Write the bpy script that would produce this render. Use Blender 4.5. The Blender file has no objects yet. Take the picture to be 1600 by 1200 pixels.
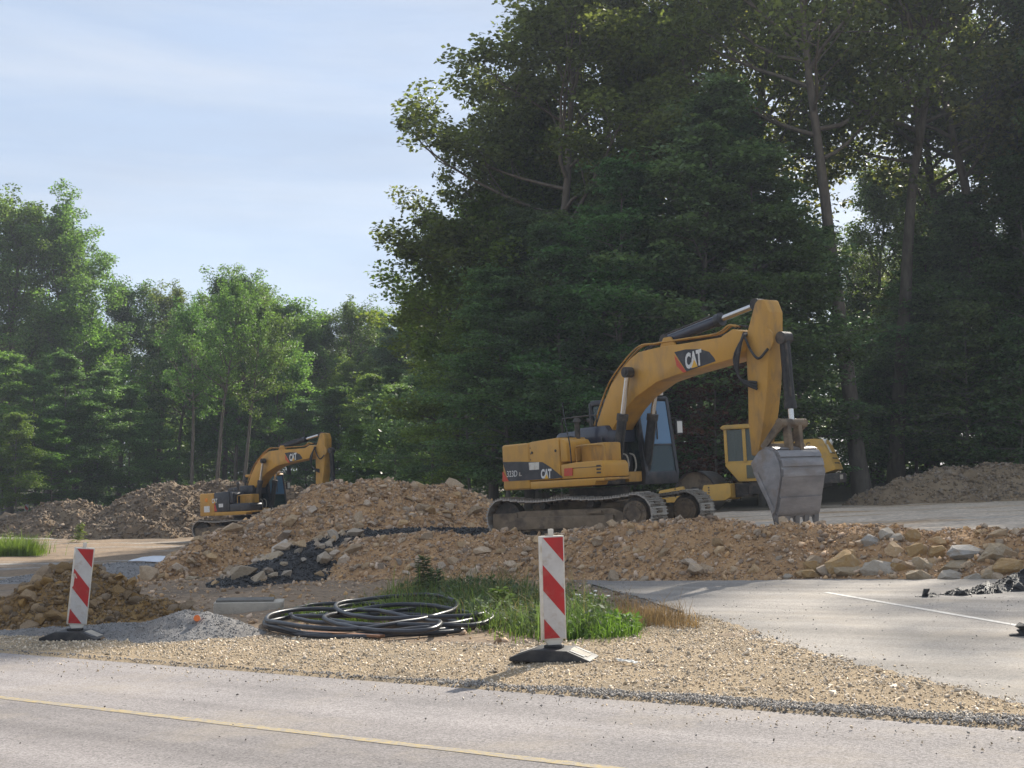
import bpy, bmesh, math, random
import numpy as np
from mathutils import Vector, Matrix, Quaternion
R = math.radians
random.seed(7)
S = bpy.context.scene
COL = S.collection

# ------------------------------------------------------------------ camera, sky, sun, exposure
EYE = Vector((0, 0, 1.65)); PITCH = R(3.63); FOC = 2000.0        # photo pixels (1600 wide)
cam = bpy.data.cameras.new('camera'); cam.lens = 36*FOC/1600; cam.sensor_width = 36
cam.clip_start = .1; cam.clip_end = 4000
camo = bpy.data.objects.new('camera', cam); COL.objects.link(camo)
camo.location = EYE; camo.rotation_euler = (math.pi/2+PITCH, 0, 0); S.camera = camo

SUN_AZ = R(28); SUN_EL = R(35)                                    # azimuth measured from +Y towards +X
W = bpy.data.worlds.new('World'); S.world = W; W.use_nodes = True
nt = W.node_tree; bg = nt.nodes['Background']
sky = nt.nodes.new('ShaderNodeTexSky'); sky.sky_type = 'NISHITA'; sky.sun_disc = False
sky.sun_elevation = SUN_EL; sky.sun_rotation = SUN_AZ
sky.air_density = 1.0; sky.dust_density = 1.0; sky.ozone_density = 2.0; sky.altitude = 100
# thin high cirrus: a little white veil over the sky, everywhere
tc = nt.nodes.new('ShaderNodeTexCoord'); mp = nt.nodes.new('ShaderNodeMapping')
mp.inputs['Scale'].default_value = (1.0, 1.0, 5.0); mp.inputs['Rotation'].default_value = (.1, .22, .3)
nz = nt.nodes.new('ShaderNodeTexNoise'); nz.inputs['Scale'].default_value = 2.2
nz.inputs['Detail'].default_value = 7; nz.inputs['Roughness'].default_value = .55
rp = nt.nodes.new('ShaderNodeMapRange'); rp.inputs[1].default_value = .38; rp.inputs[2].default_value = .75
rp.inputs[3].default_value = .8; rp.inputs[4].default_value = .96
mx = nt.nodes.new('ShaderNodeMix'); mx.data_type = 'RGBA'; 
rc = nt.nodes.new('ShaderNodeMix'); rc.data_type = 'RGBA'; rc.inputs[6].default_value = (1.95, 2.32, 2.95, 1); rc.inputs[7].default_value = (2.6, 2.8, 3.15, 1)
nz3 = nt.nodes.new('ShaderNodeTexNoise'); nz3.inputs['Scale'].default_value = 1.7; nz3.inputs['Detail'].default_value = 9; nz3.inputs['Roughness'].default_value = .62; nz3.inputs['Distortion'].default_value = .5
mp3 = nt.nodes.new('ShaderNodeMapping'); mp3.inputs['Scale'].default_value = (1.2, 1.2, 9); mp3.inputs['Rotation'].default_value = (.16, -.12, .5)
rr3 = nt.nodes.new('ShaderNodeMapRange'); rr3.inputs[1].default_value = .36; rr3.inputs[2].default_value = .68
nt.links.new(tc.outputs['Generated'], mp3.inputs['Vector']); nt.links.new(mp3.outputs[0], nz3.inputs['Vector']); nt.links.new(nz3.outputs[0], rr3.inputs[0]); nt.links.new(rr3.outputs[0], rc.inputs[0]); nt.links.new(rc.outputs[2], mx.inputs[7])
nt.links.new(tc.outputs['Generated'], mp.inputs['Vector']); nt.links.new(mp.outputs[0], nz.inputs['Vector'])
nt.links.new(nz.outputs[0], rp.inputs[0]); nt.links.new(rp.outputs[0], mx.inputs[0])
nt.links.new(sky.outputs[0], mx.inputs[6]); nt.links.new(mx.outputs[2], bg.inputs['Color'])
bg.inputs['Strength'].default_value = .12

sl = bpy.data.lights.new('sun', 'SUN'); sl.energy = 3.6; sl.angle = R(.8); sl.color = (1, .93, .82)
so = bpy.data.objects.new('sun', sl); COL.objects.link(so)
sdir = Vector((math.sin(SUN_AZ)*math.cos(SUN_EL), math.cos(SUN_AZ)*math.cos(SUN_EL), math.sin(SUN_EL)))
so.rotation_euler = sdir.to_track_quat('Z', 'Y').to_euler(); so.location = (20, 40, 60)
S.view_settings.view_transform = 'Standard'; S.view_settings.look = 'None'
S.view_settings.gamma = 1; S.view_settings.use_curve_mapping = False
S.view_settings.exposure = 1.1
S.cycles.max_bounces = 8; S.cycles.diffuse_bounces = 3; S.cycles.transparent_max_bounces = 8
S.cycles.transmission_bounces = 3; S.cycles.caustics_reflective = False; S.cycles.caustics_refractive = False

# ------------------------------------------------------------------ pixels <-> place
CP, SP = math.cos(PITCH), math.sin(PITCH)
def ray(px, py):
    c = (px-800)/FOC; v = (600-py)/FOC
    return Vector((c, CP - v*SP, SP + v*CP))
def at_depth(px, py, D):
    d = ray(px, py); return EYE + d*(D/d.y)

# ------------------------------------------------------------------ noise (numpy)
def _hash(i, j, s):
    n = (i*374761393 + j*668265263 + s*1274126177) & 0x7fffffff
    n = ((n ^ (n >> 13)) * 1274126177) & 0x7fffffff
    return ((n ^ (n >> 16)) & 0xffff) / 65535.0
def vnoise(x, y, s=0):
    x = np.asarray(x, float); y = np.asarray(y, float)
    i = np.floor(x).astype(np.int64); j = np.floor(y).astype(np.int64)
    u = x-i; v = y-j; u = u*u*(3-2*u); v = v*v*(3-2*v)
    a = _hash(i, j, s); b = _hash(i+1, j, s); c = _hash(i, j+1, s); d = _hash(i+1, j+1, s)
    return (a*(1-u)+b*u)*(1-v) + (c*(1-u)+d*u)*v
def fbm(x, y, s=0, o=4):
    t = 0; a = .5; f = 1.
    for k in range(o):
        t = t + a*(vnoise(x*f, y*f, s+k*17)-.5)*2; a *= .5; f *= 2.03
    return t
def sstep(a, b, x):
    t = np.clip((np.asarray(x, float)-a)/(b-a), 0, 1); return t*t*(3-2*t)

# ------------------------------------------------------------------ terrain
def soft(v, lim, w):                 # linear up to lim, then levelling out
    v = np.asarray(v, float); e = np.maximum(np.abs(v)-lim, 0)
    return np.sign(v)*(np.minimum(np.abs(v), lim) + w*(1-np.exp(-e/w)))
def base(x, y):                      # the plain the road lies in: falls to the left and away
    return .045*soft(x, 13, 4) - .022*soft(y, 46, 8)
FP = np.array((1.2, 23.9)); FD = np.array((.825, -.566)); FN = np.array((.566, .825))   # foot line of the bank
def footsd(x, y): return (x-FP[0])*FN[0] + (y-FP[1])*FN[1]
def platform(x, y):
    u = x + .05*(y-28)
    return .655*sstep(1.3, 2.7, footsd(x, y))*sstep(-6.0, -3.2, u)
RD = np.array((.785, -.62)); RN = np.array((.62, .785)); REDGE = RN[0]*.16+RN[1]*10.8   # main road edge
def roadsd(x, y): return x*RN[0]+y*RN[1]-REDGE                          # <0 on the road
def ground_z(x, y):
    x = np.asarray(x, float); y = np.asarray(y, float)
    z = base(x, y) + platform(x, y)
    rise = sstep(52, 75, y)*sstep(0, 14, x)*.6
    rough = sstep(.8, 3.5, roadsd(x, y)) * (.05*fbm(x*.9, y*.9, 3) + .06*fbm(x*.22, y*.22, 9))
    onap = sstep(.05, .3, -apron_out(x, y))
    return z + rise + rough*(1-onap) - .05*np.maximum(onap, sstep(.25, -.1, roadsd(x, y)))
# asphalt apron (side road): right of a curved edge, in front of the bank
APX = [(860, 897), (905, 909), (1000, 935), (1080, 962), (1200, 1004), (1300, 1034), (1400, 1059), (1500, 1083), (1600, 1106), (1760, 1150)]
def on_plane(px, py, off=0):
    d = ray(px, py); a, b = .045, -.022     # eye.z + t dz = a t dx + b t dy + off
    t = (EYE.z-off)/(a*d.x + b*d.y - d.z); return EYE + d*t
APW = np.array([on_plane(*p)[:2] for p in APX] + [tuple(np.array((.16, 10.8)) + RD*t + RN*.06) for t in (7, 11, 18, 30)])   # then along the main road
def apron_out(x, y):                 # signed: >0 outside the apron
    x = np.asarray(x, float); y = np.asarray(y, float)
    # edge as x(y): y falls along the list
    ex = np.interp(y, APW[::-1, 1], APW[::-1, 0])
    return np.maximum(np.maximum((ex-x)*.6, footsd(x, y)-.15), -roadsd(x, y)*0-10)
def ground_at(px, py):
    d = ray(px, py); t = 3.
    last = None
    while t < 300:
        p = EYE + d*t
        g = float(ground_z(p.x, p.y))
        if p.z < g: return Vector((p.x, p.y, g))
        t += .04 if t < 40 else .2
    return EYE + d*100

# ------------------------------------------------------------------ object helpers
def link(name, me, mat=None, parent=None, loc=None, rot=None):
    o = bpy.data.objects.new(name, me); COL.objects.link(o)
    if mat is not None and me is not None and len(me.materials) == 0: me.materials.append(mat)
    if parent: o.parent = parent
    if loc is not None: o.location = loc
    if rot is not None: o.rotation_euler = rot
    return o
def tag(o, label=None, cat=None, group=None, kind=None):
    if label: o['label'] = label
    if cat: o['category'] = cat
    if group: o['group'] = group
    if kind: o['kind'] = kind
    return o
def empty(name, loc=(0, 0, 0), rot=(0, 0, 0)):
    o = bpy.data.objects.new(name, None); COL.objects.link(o); o.location = loc; o.rotation_euler = rot
    o.empty_display_size = .3
    return o
def copy_tree(o, parent=None):
    c = o.copy(); COL.objects.link(c); c.parent = parent
    for ch in o.children: copy_tree(ch, c)
    return c
def fastmesh(name, V, F, smooth=False):          # V (n,3), F (m,k) arrays with one k
    V = np.asarray(V, np.float32); F = np.asarray(F, np.int32)
    me = bpy.data.meshes.new(name); k = F.shape[1]
    me.vertices.add(len(V)); me.vertices.foreach_set('co', V.ravel())
    me.loops.add(F.size); me.loops.foreach_set('vertex_index', F.ravel())
    me.polygons.add(len(F)); me.polygons.foreach_set('loop_start', np.arange(0, F.size, k, dtype=np.int32))
    me.polygons.foreach_set('loop_total', np.full(len(F), k, np.int32))
    if smooth: me.polygons.foreach_set('use_smooth', np.ones(len(F), bool))
    me.update(calc_edges=True); me.validate()
    return me
def bm_mesh(bm, name='m', smooth=False):
    me = bpy.data.meshes.new(name); bmesh.ops.recalc_face_normals(bm, faces=bm.faces); bm.to_mesh(me); bm.free()
    if smooth:
        me.polygons.foreach_set('use_smooth', np.ones(len(me.polygons), bool))
        try: me.set_sharp_from_angle(angle=R(35))
        except Exception: pass
    return me
def bev(bm, w, seg=2):
    if w: bmesh.ops.bevel(bm, geom=[e for e in bm.edges if e.is_manifold and e.calc_face_angle(0) > R(25)], offset=w, segments=seg, affect='EDGES', profile=.6, clamp_overlap=True)
def box_bm(x0, x1, y0, y1, z0, z1, b=0, bm=None):
    n = bmesh.new()
    vs = [n.verts.new((x, y, z)) for x in (x0, x1) for y in (y0, y1) for z in (z0, z1)]
    for f in ((0, 1, 3, 2), (4, 6, 7, 5), (0, 4, 5, 1), (2, 3, 7, 6), (0, 2, 6, 4), (1, 5, 7, 3)): n.faces.new([vs[i] for i in f])
    bmesh.ops.recalc_face_normals(n, faces=n.faces); bev(n, b)
    if bm is None: return n
    me = bpy.data.meshes.new('t'); n.to_mesh(me); n.free(); bm.from_mesh(me); bpy.data.meshes.remove(me); return bm
def add_bm(bm, n):
    me = bpy.data.meshes.new('t'); n.to_mesh(me); n.free(); bm.from_mesh(me); bpy.data.meshes.remove(me); return bm
def box(name, x0, x1, y0, y1, z0, z1, mat, parent=None, b=.015, rot=None, loc=None):
    return link(name, bm_mesh(box_bm(x0, x1, y0, y1, z0, z1, b), name, True), mat, parent, loc, rot)
def prism_bm(pts, y0, y1, b=0, seg=2):           # pts (x,z), extruded along y
    n = bmesh.new()
    A = [n.verts.new((p[0], y0, p[1])) for p in pts]; B = [n.verts.new((p[0], y1, p[1])) for p in pts]
    n.faces.new(A); n.faces.new(B[::-1])
    for i in range(len(pts)):
        j = (i+1) % len(pts); n.faces.new((A[j], A[i], B[i], B[j]))
    bmesh.ops.recalc_face_normals(n, faces=n.faces); bev(n, b, seg)
    return n
def prism(name, pts, y0, y1, mat, parent=None, b=.015, rot=None, loc=None):
    return link(name, bm_mesh(prism_bm(pts, y0, y1, b), name, True), mat, parent, loc, rot)
def cyl_bm(p0, p1, r0, r1=None, n=16, bm=None, cap=True):
    bm = bm or bmesh.new(); r1 = r0 if r1 is None else r1
    p0 = Vector(p0); p1 = Vector(p1); ax = (p1-p0).normalized(); u = ax.orthogonal().normalized(); v = ax.cross(u)
    A = [bm.verts.new(p0 + (u*math.cos(t)+v*math.sin(t))*r0) for t in [2*math.pi*k/n for k in range(n)]]
    B = [bm.verts.new(p1 + (u*math.cos(t)+v*math.sin(t))*r1) for t in [2*math.pi*k/n for k in range(n)]]
    for k in range(n): bm.faces.new((A[k], A[(k+1) % n], B[(k+1) % n], B[k]))
    if cap: bm.faces.new(A[::-1]); bm.faces.new(B)
    return bm
def cyl(name, p0, p1, r, mat, parent=None, r1=None, n=16, rot=None):
    return link(name, bm_mesh(cyl_bm(p0, p1, r, r1, n), name, True), mat, parent, None, rot)
def tube_arrays(pts, rad, n=8):
    P = np.asarray(pts, float); m = len(P); rad = np.broadcast_to(np.asarray(rad, float), (m,))
    T = np.gradient(P, axis=0); T /= np.linalg.norm(T, axis=1)[:, None]+1e-9
    ref = np.array((.31, .17, .93)) if abs(T[:, 2]).mean() < .8 else np.array((1., .2, .1))
    U = np.cross(T, ref); U /= np.linalg.norm(U, axis=1)[:, None]+1e-9; Vv = np.cross(T, U)
    a = np.linspace(0, 2*np.pi, n, endpoint=False)
    V = P[:, None, :] + rad[:, None, None]*(np.cos(a)[None, :, None]*U[:, None, :]+np.sin(a)[None, :, None]*Vv[:, None, :])
    i = np.arange(m-1)[:, None]*n; k = np.arange(n)[None, :]; k2 = (k+1) % n
    F = np.stack([i+k, i+k2, i+n+k2, i+n+k], -1).reshape(-1, 4)
    return V.reshape(-1, 3), F
def spline(pts, n=40):                           # Catmull-Rom through points
    P = np.asarray(pts, float); Q = np.vstack([2*P[0]-P[1], P, 2*P[-1]-P[-2]]); out = []
    m = len(P)-1
    for t in np.linspace(0, m-1e-6, n):
        i = int(t); f = t-i; a, b, c, d = Q[i:i+4]
        out.append(.5*((2*b)+(c-a)*f+(2*a-5*b+4*c-d)*f*f+(3*b-a-3*c+d)*f**3))
    return np.array(out)
def tube(name, pts, r, mat, parent=None, n=8, rot=None, smooth=True):
    V, F = tube_arrays(pts, r, n); return link(name, fastmesh(name, V, F, smooth), mat, parent, None, rot)

# ------------------------------------------------------------------ materials
def M(name, c1, c2=None, scale=8., rough=.8, bump=0., bscale=None, metal=0., rnd=None, rv=.3, c3=None, s3=1.2, t3=(.5, .65), detail=6, spec=.4, coat=0, coords='Object', stretch=None):
    m = bpy.data.materials.new(name); m.use_nodes = True; n = m.node_tree.nodes; L = m.node_tree.links
    b = n['Principled BSDF']; b.inputs['Roughness'].default_value = rough; b.inputs['Metallic'].default_value = metal
    b.inputs['Specular IOR Level'].default_value = spec
    if coat: b.inputs['Coat Weight'].default_value = coat
    t = n.new('ShaderNodeTexCoord'); vec = t.outputs[coords]
    if coords == 'World':
        pass
    if stretch:
        mpn = n.new('ShaderNodeMapping'); mpn.inputs['Scale'].default_value = stretch; L.new(vec, mpn.inputs[0]); vec = mpn.outputs[0]
    def noise(s, d=detail):
        x = n.new('ShaderNodeTexNoise'); x.inputs['Scale'].default_value = s; x.inputs['Detail'].default_value = d
        x.inputs['Roughness'].default_value = .6; L.new(vec, x.inputs['Vector']); return x.outputs[0]
    def mixc(fac, a, c):
        x = n.new('ShaderNodeMix'); x.data_type = 'RGBA'
        if isinstance(fac, float): x.inputs[0].default_value = fac
        else: L.new(fac, x.inputs[0])
        for sck, val in ((6, a), (7, c)):
            if isinstance(val, tuple): x.inputs[sck].default_value = (*val, 1)
            else: L.new(val, x.inputs[sck])
        return x.outputs[2]
    def ramp(v, lo, hi):
        x = n.new('ShaderNodeMapRange'); x.inputs[1].default_value = lo; x.inputs[2].default_value = hi; L.new(v, x.inputs[0]); return x.outputs[0]
    col = c1
    if c2: col = mixc(ramp(noise(scale), .35, .65), c1, c2)
    if c3: col = mixc(ramp(noise(s3), *t3), col if not isinstance(col, tuple) else col, c3)
    if rnd:
        src = (n.new('ShaderNodeObjectInfo').outputs['Random'] if rnd == 'obj' else n.new('ShaderNodeNewGeometry').outputs['Random Per Island'])
        h = n.new('ShaderNodeHueSaturation'); v = n.new('ShaderNodeMapRange'); v.inputs[3].default_value = 1-rv; v.inputs[4].default_value = 1+rv
        L.new(src, v.inputs[0]); L.new(v.outputs[0], h.inputs['Value'])
        w = n.new('ShaderNodeMath'); w.operation = 'MULTIPLY'; w.inputs[1].default_value = 7.31; L.new(src, w.inputs[0])
        fr = n.new('ShaderNodeMath'); fr.operation = 'FRACT'; L.new(w.outputs[0], fr.inputs[0])
        v2 = n.new('ShaderNodeMapRange'); v2.inputs[3].default_value = .65; v2.inputs[4].default_value = 1.08; L.new(fr.outputs[0], v2.inputs[0]); L.new(v2.outputs[0], h.inputs['Saturation'])
        if isinstance(col, tuple): h.inputs['Color'].default_value = (*col, 1)
        else: L.new(col, h.inputs['Color'])
        col = h.outputs[0]
    if isinstance(col, tuple): b.inputs['Base Color'].default_value = (*col, 1)
    else: L.new(col, b.inputs['Base Color'])
    if bump:
        bp = n.new('ShaderNodeBump'); bp.inputs['Strength'].default_value = bump; bp.inputs['Distance'].default_value = .05
        L.new(noise(bscale or scale*2), bp.inputs['Height']); L.new(bp.outputs[0], b.inputs['Normal'])
    return m
YEL = (.60, .31, .048); DUST = (.36, .28, .19)
m_yel = M('yellow_paint', YEL, (.52, .275, .05), 3, .46, .05, 30, c3=(.30, .18, .075), s3=2.3, t3=(.5, .8), spec=.4, stretch=(1, 1, .45))
m_yel2 = M('yellow_paint_worn', (.55, .29, .05), (.45, .245, .06), 4, .55, .08, 30, c3=(.22, .135, .065), s3=3.4, t3=(.5, .72), stretch=(1, 1, .4))
m_yroll = M('roller_paint', (.56, .32, .06), (.48, .29, .07), 3, .5, c3=(.33, .23, .1), s3=2.2, t3=(.55, .8))
m_blk = M('black_panel', (.022, .024, .03), (.05, .05, .055), 5, .45, .05, 25, c3=(.11, .1, .09), s3=3, t3=(.55, .85))
m_hood = M('hood_metal', (.035, .042, .065), (.055, .06, .08), 2, .25, coat=.3)
m_dark = M('dark_steel', (.03, .028, .027), (.07, .06, .05), 6, .6, .2, 25, c3=(.13, .1, .075), s3=3, t3=(.5, .7))
m_rubber = M('black_rubber', (.018, .018, .02), (.04, .038, .037), 9, .6, .1, 40, c3=(.1, .09, .08), s3=4, t3=(.55, .75))
m_chrome = M('rod_chrome', (.62, .6, .57), None, rough=.22, metal=1)
m_track = M('track_steel', (.1, .085, .07), (.2, .17, .135), 7, .5, .25, 30, metal=.5, c3=(.27, .2, .13), s3=2.4, t3=(.5, .7))
m_shoe = M('track_shoe_steel', (.42, .39, .35), (.27, .23, .185), 9, .36, .15, 40, metal=.4, c3=(.26, .19, .12), s3=3, t3=(.55, .72))
m_frame = M('muddy_frame', (.17, .125, .08), (.24, .18, .12), 5, .8, .3, 20, c3=(.07, .055, .045), s3=3, t3=(.5, .7))
m_bucket = M('bucket_steel', (.2, .193, .195), (.3, .285, .28), 5, .42, .2, 30, metal=.35, c3=(.2, .15, .11), s3=2.6, t3=(.52, .75), stretch=(1, .35, 1))
m_tooth = M('worn_tooth', (.13, .125, .125), (.22, .21, .2), 6, .45, .1, 30, metal=.5)
m_white = M('white_plastic', (.72, .69, .62), (.62, .57, .48), 6, .5, c3=(.40, .31, .2), s3=7, t3=(.52, .78))
m_wfoil = M('reflective_white', (.58, .57, .55), (.5, .48, .46), 9, .4, .1, 160, c3=(.36, .28, .2), s3=8, t3=(.55, .78))
m_red = M('reflective_red', (.48, .018, .02), (.38, .02, .022), 8, .42, .1, 160, c3=(.36, .1, .075), s3=9, t3=(.54, .8))
m_txt = M('white_letter', (.78, .77, .74), (.6, .58, .54), 20, .5)
m_tri = M('yellow_triangle', (.75, .42, .04), None, rough=.5)
m_redst = M('red_sticker', (.62, .06, .03), (.5, .09, .05), 20, .5)
m_lamp = M('lamp_glass', (.7, .68, .62), None, rough=.15)
m_amber = M('amber_lens', (.8, .25, .03), None, rough=.2)
def glassmat(name, c, tr, rough=.04):
    m = bpy.data.materials.new(name); m.use_nodes = True; n = m.node_tree.nodes; L = m.node_tree.links
    b = n['Principled BSDF']; b.inputs['Base Color'].default_value = (*c, 1); b.inputs['Roughness'].default_value = rough
    b.inputs['Specular IOR Level'].default_value = .8
    t = n.new('ShaderNodeBsdfTransparent'); t.inputs[0].default_value = (.7, .8, .8, 1)
    mxs = n.new('ShaderNodeMixShader'); mxs.inputs[0].default_value = tr
    L.new(b.outputs[0], mxs.inputs[1]); L.new(t.outputs[0], mxs.inputs[2]); L.new(mxs.outputs[0], n['Material Output'].inputs[0])
    return m
m_gblue = glassmat('sky_tinted_windscreen', (.13, .26, .42), .22)  # blue base colour paints the sky's reflection in, along with the glass tint
m_glass = glassmat('window_glass', (.05, .08, .08), .5)
m_gfar = glassmat('dusty_glass', (.06, .075, .06), .35)
# ground family
m_soil = M('bank_earth', (.50, .305, .15), (.36, .21, .10), 3, .95, 1., 9, c3=(.26, .16, .085), s3=.8, t3=(.5, .72), coords='Object')
m_stone = M('limestone', (.50, .35, .20), (.38, .25, .13), 5, .9, .5, 14, rnd='obj', rv=.32, c3=(.50, .40, .28), s3=3, t3=(.52, .8))
m_clod = M('earth_clods', (.53, .345, .185), (.39, .235, .115), 1.2, .95, .4, 20, rnd='isl', rv=.48)
m_pale = M('pale_boulder', (.47, .37, .255), (.38, .285, .18), 5, .9, .5, 14, rnd='obj', rv=.15)
m_brown = M('brown_soil', (.215, .15, .09), (.15, .105, .065), 2.5, .97, 1., 6, c3=(.22, .165, .105), s3=.6, t3=(.45, .7))
m_bclod = M('brown_clods', (.225, .16, .098), (.16, .112, .07), 5, .97, .3, 15, rnd='isl', rv=.35)
m_clay = M('yellow_clay', (.31, .185, .065), (.21, .122, .044), 5, .85, .8, 14, c3=(.35, .23, .09), s3=1.8, t3=(.5, .7))
m_clayc = M('clay_lumps', (.34, .205, .07), (.24, .14, .05), 6, .85, .6, 16, rnd='obj', rv=.3)
m_clays = M('clay_crumbs', (.27, .16, .06), (.19, .115, .045), 6, .85, .4, 16, rnd='isl', rv=.3)
m_grit = M('grey_grit', (.23, .22, .21), (.3, .285, .27), 14, .95, .7, 60, c3=(.2, .175, .15), s3=1.4, t3=(.5, .75))
m_gritc = M('grey_chips', (.26, .25, .24), None, rough=.95, rnd='isl', rv=.4)
m_tar = M('asphalt_millings', (.022, .021, .022), (.05, .048, .046), 9, .55, 1., 22, spec=.4)
m_tarc = M('asphalt_lumps', (.02, .02, .021), (.045, .043, .042), 9, .5, .6, 25, rnd='obj', rv=.3)
m_tars = M('asphalt_crumbs', (.026, .025, .025), (.05, .048, .046), 9, .55, .4, 25, rnd='isl', rv=.4)
m_ggrav = M('tan_gravel_bed', (.53, .40, .25), (.42, .315, .195), 30, .95, 1., 55, c3=(.30, .235, .16), s3=1.1, t3=(.48, .72))
m_gchip = M('tan_chips', (.64, .50, .33), (.54, .44, .31), .9, .9, rnd='isl', rv=.48)
m_dchip = M('dark_chips', (.3, .27, .235), None, rough=.9, rnd='isl', rv=.5)
m_conc = M('weathered_concrete', (.55, .49, .40), (.45, .4, .33), 6, .9, .3, 40, c3=(.27, .23, .18), s3=3, t3=(.55, .75))
m_wood = M('old_board', (.3, .15, .08), (.22, .11, .06), 4, .8, .3, 20, stretch=(.3, 6, 6))
# ------------------------------------------------------------------ ground sheet
def axis(a, b, step, far, grow=1.25):
    core = list(np.arange(a, b+1e-6, step)); lo = []; hi = []; s = step; v = a
    while v > -far: s *= grow; v -= s; lo.append(v)
    s = step; v = b
    while v < far: s *= grow; v += s; hi.append(v)
    return np.array(lo[::-1]+core+hi)
gx = axis(-32, 30, .28, 500); gy = axis(2, 66, .28, 500)
X, Y = np.meshgrid(gx, gy); Z = ground_z(X, Y)
nx, ny = len(gx), len(gy)
idx = np.arange(nx*ny).reshape(ny, nx)
F = np.stack([idx[:-1, :-1], idx[:-1, 1:], idx[1:, 1:], idx[1:, :-1]], -1).reshape(-1, 4)
me = fastmesh('ground', np.stack([X, Y, Z], -1).reshape(-1, 3), F, True)
# what the ground is made of, place by place: site earth, rolled pale fill on the platform, forest litter, wheel tracks
pl = sstep(.3, .75, platform(X, Y)); forest = np.maximum(sstep(47, 54, Y+.0*X)*sstep(-4, 6, X-.04*(Y-40)), sstep(76, 88, Y))
n1 = fbm(X*.35, Y*.35, 21); n2 = fbm(X*.12, Y*1.6, 33); n3 = fbm(X*2.2, Y*2.2, 5)
c = np.zeros((ny, nx, 4)); c[..., 3] = 1
earth = np.array((.24, .17, .108)); pale = np.array((.60, .50, .39)); litter = np.array((.075, .06, .04)); ochre = np.array((.36, .22, .10)); grey = np.array((.30, .28, .25)); dark = np.array((.115, .085, .06))
def lerp(a, b, t): return a + (b-a)*t[..., None]
cc = np.broadcast_to(earth, X.shape+(3,)).copy()
cc = lerp(cc, dark, sstep(.05, .6, n1)*.7); cc = lerp(cc, dark, sstep(.9, 1.4, roadsd(X, Y))*sstep(3.5, 1.8, roadsd(X, Y))*sstep(-.35, .25, fbm(X*1.3, Y*1.3, 8))*.8)
trk = sstep(.0, .35, n2)*sstep(24, 30, Y)*sstep(-3, -7, X); cc = lerp(cc, grey, trk*.9)
cc = lerp(cc, pale, pl*.95); cc = lerp(cc, ochre, pl*sstep(.1, .5, fbm(X*.15, Y*.7, 41))*.75)
cc = lerp(cc, grey*1.1, pl*sstep(.15, .5, fbm(X*.2, Y*1.3, 61))*.6)
cc = lerp(cc, litter, forest); cc *= (1+.25*n3)[..., None]
c[..., :3] = np.clip(cc, .01, .9)
at = me.color_attributes.new('soil', 'FLOAT_COLOR', 'POINT'); at.data.foreach_set('color', c.astype(np.float32).ravel())
m_gnd = M('site_ground', (.2, .15, .1), rough=.97, bump=1., bscale=5)
n = m_gnd.node_tree.nodes; L = m_gnd.node_tree.links
a = n.new('ShaderNodeAttribute'); a.attribute_name = 'soil'
nz2 = n.new('ShaderNodeTexNoise'); nz2.inputs['Scale'].default_value = 9; nz2.inputs['Detail'].default_value = 8
tcg = n.new('ShaderNodeTexCoord'); L.new(tcg.outputs['Object'], nz2.inputs['Vector'])
hs = n.new('ShaderNodeHueSaturation'); mr = n.new('ShaderNodeMapRange'); mr.inputs[1].default_value = .25; mr.inputs[2].default_value = .75; mr.inputs[3].default_value = .6; mr.inputs[4].default_value = 1.45
L.new(nz2.outputs[0], mr.inputs[0]); L.new(mr.outputs[0], hs.inputs['Value']); L.new(a.outputs['Color'], hs.inputs['Color']); L.new(hs.outputs[0], n['Principled BSDF'].inputs['Base Color'])
tag(link('ground', me, m_gnd), kind='structure')

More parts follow.
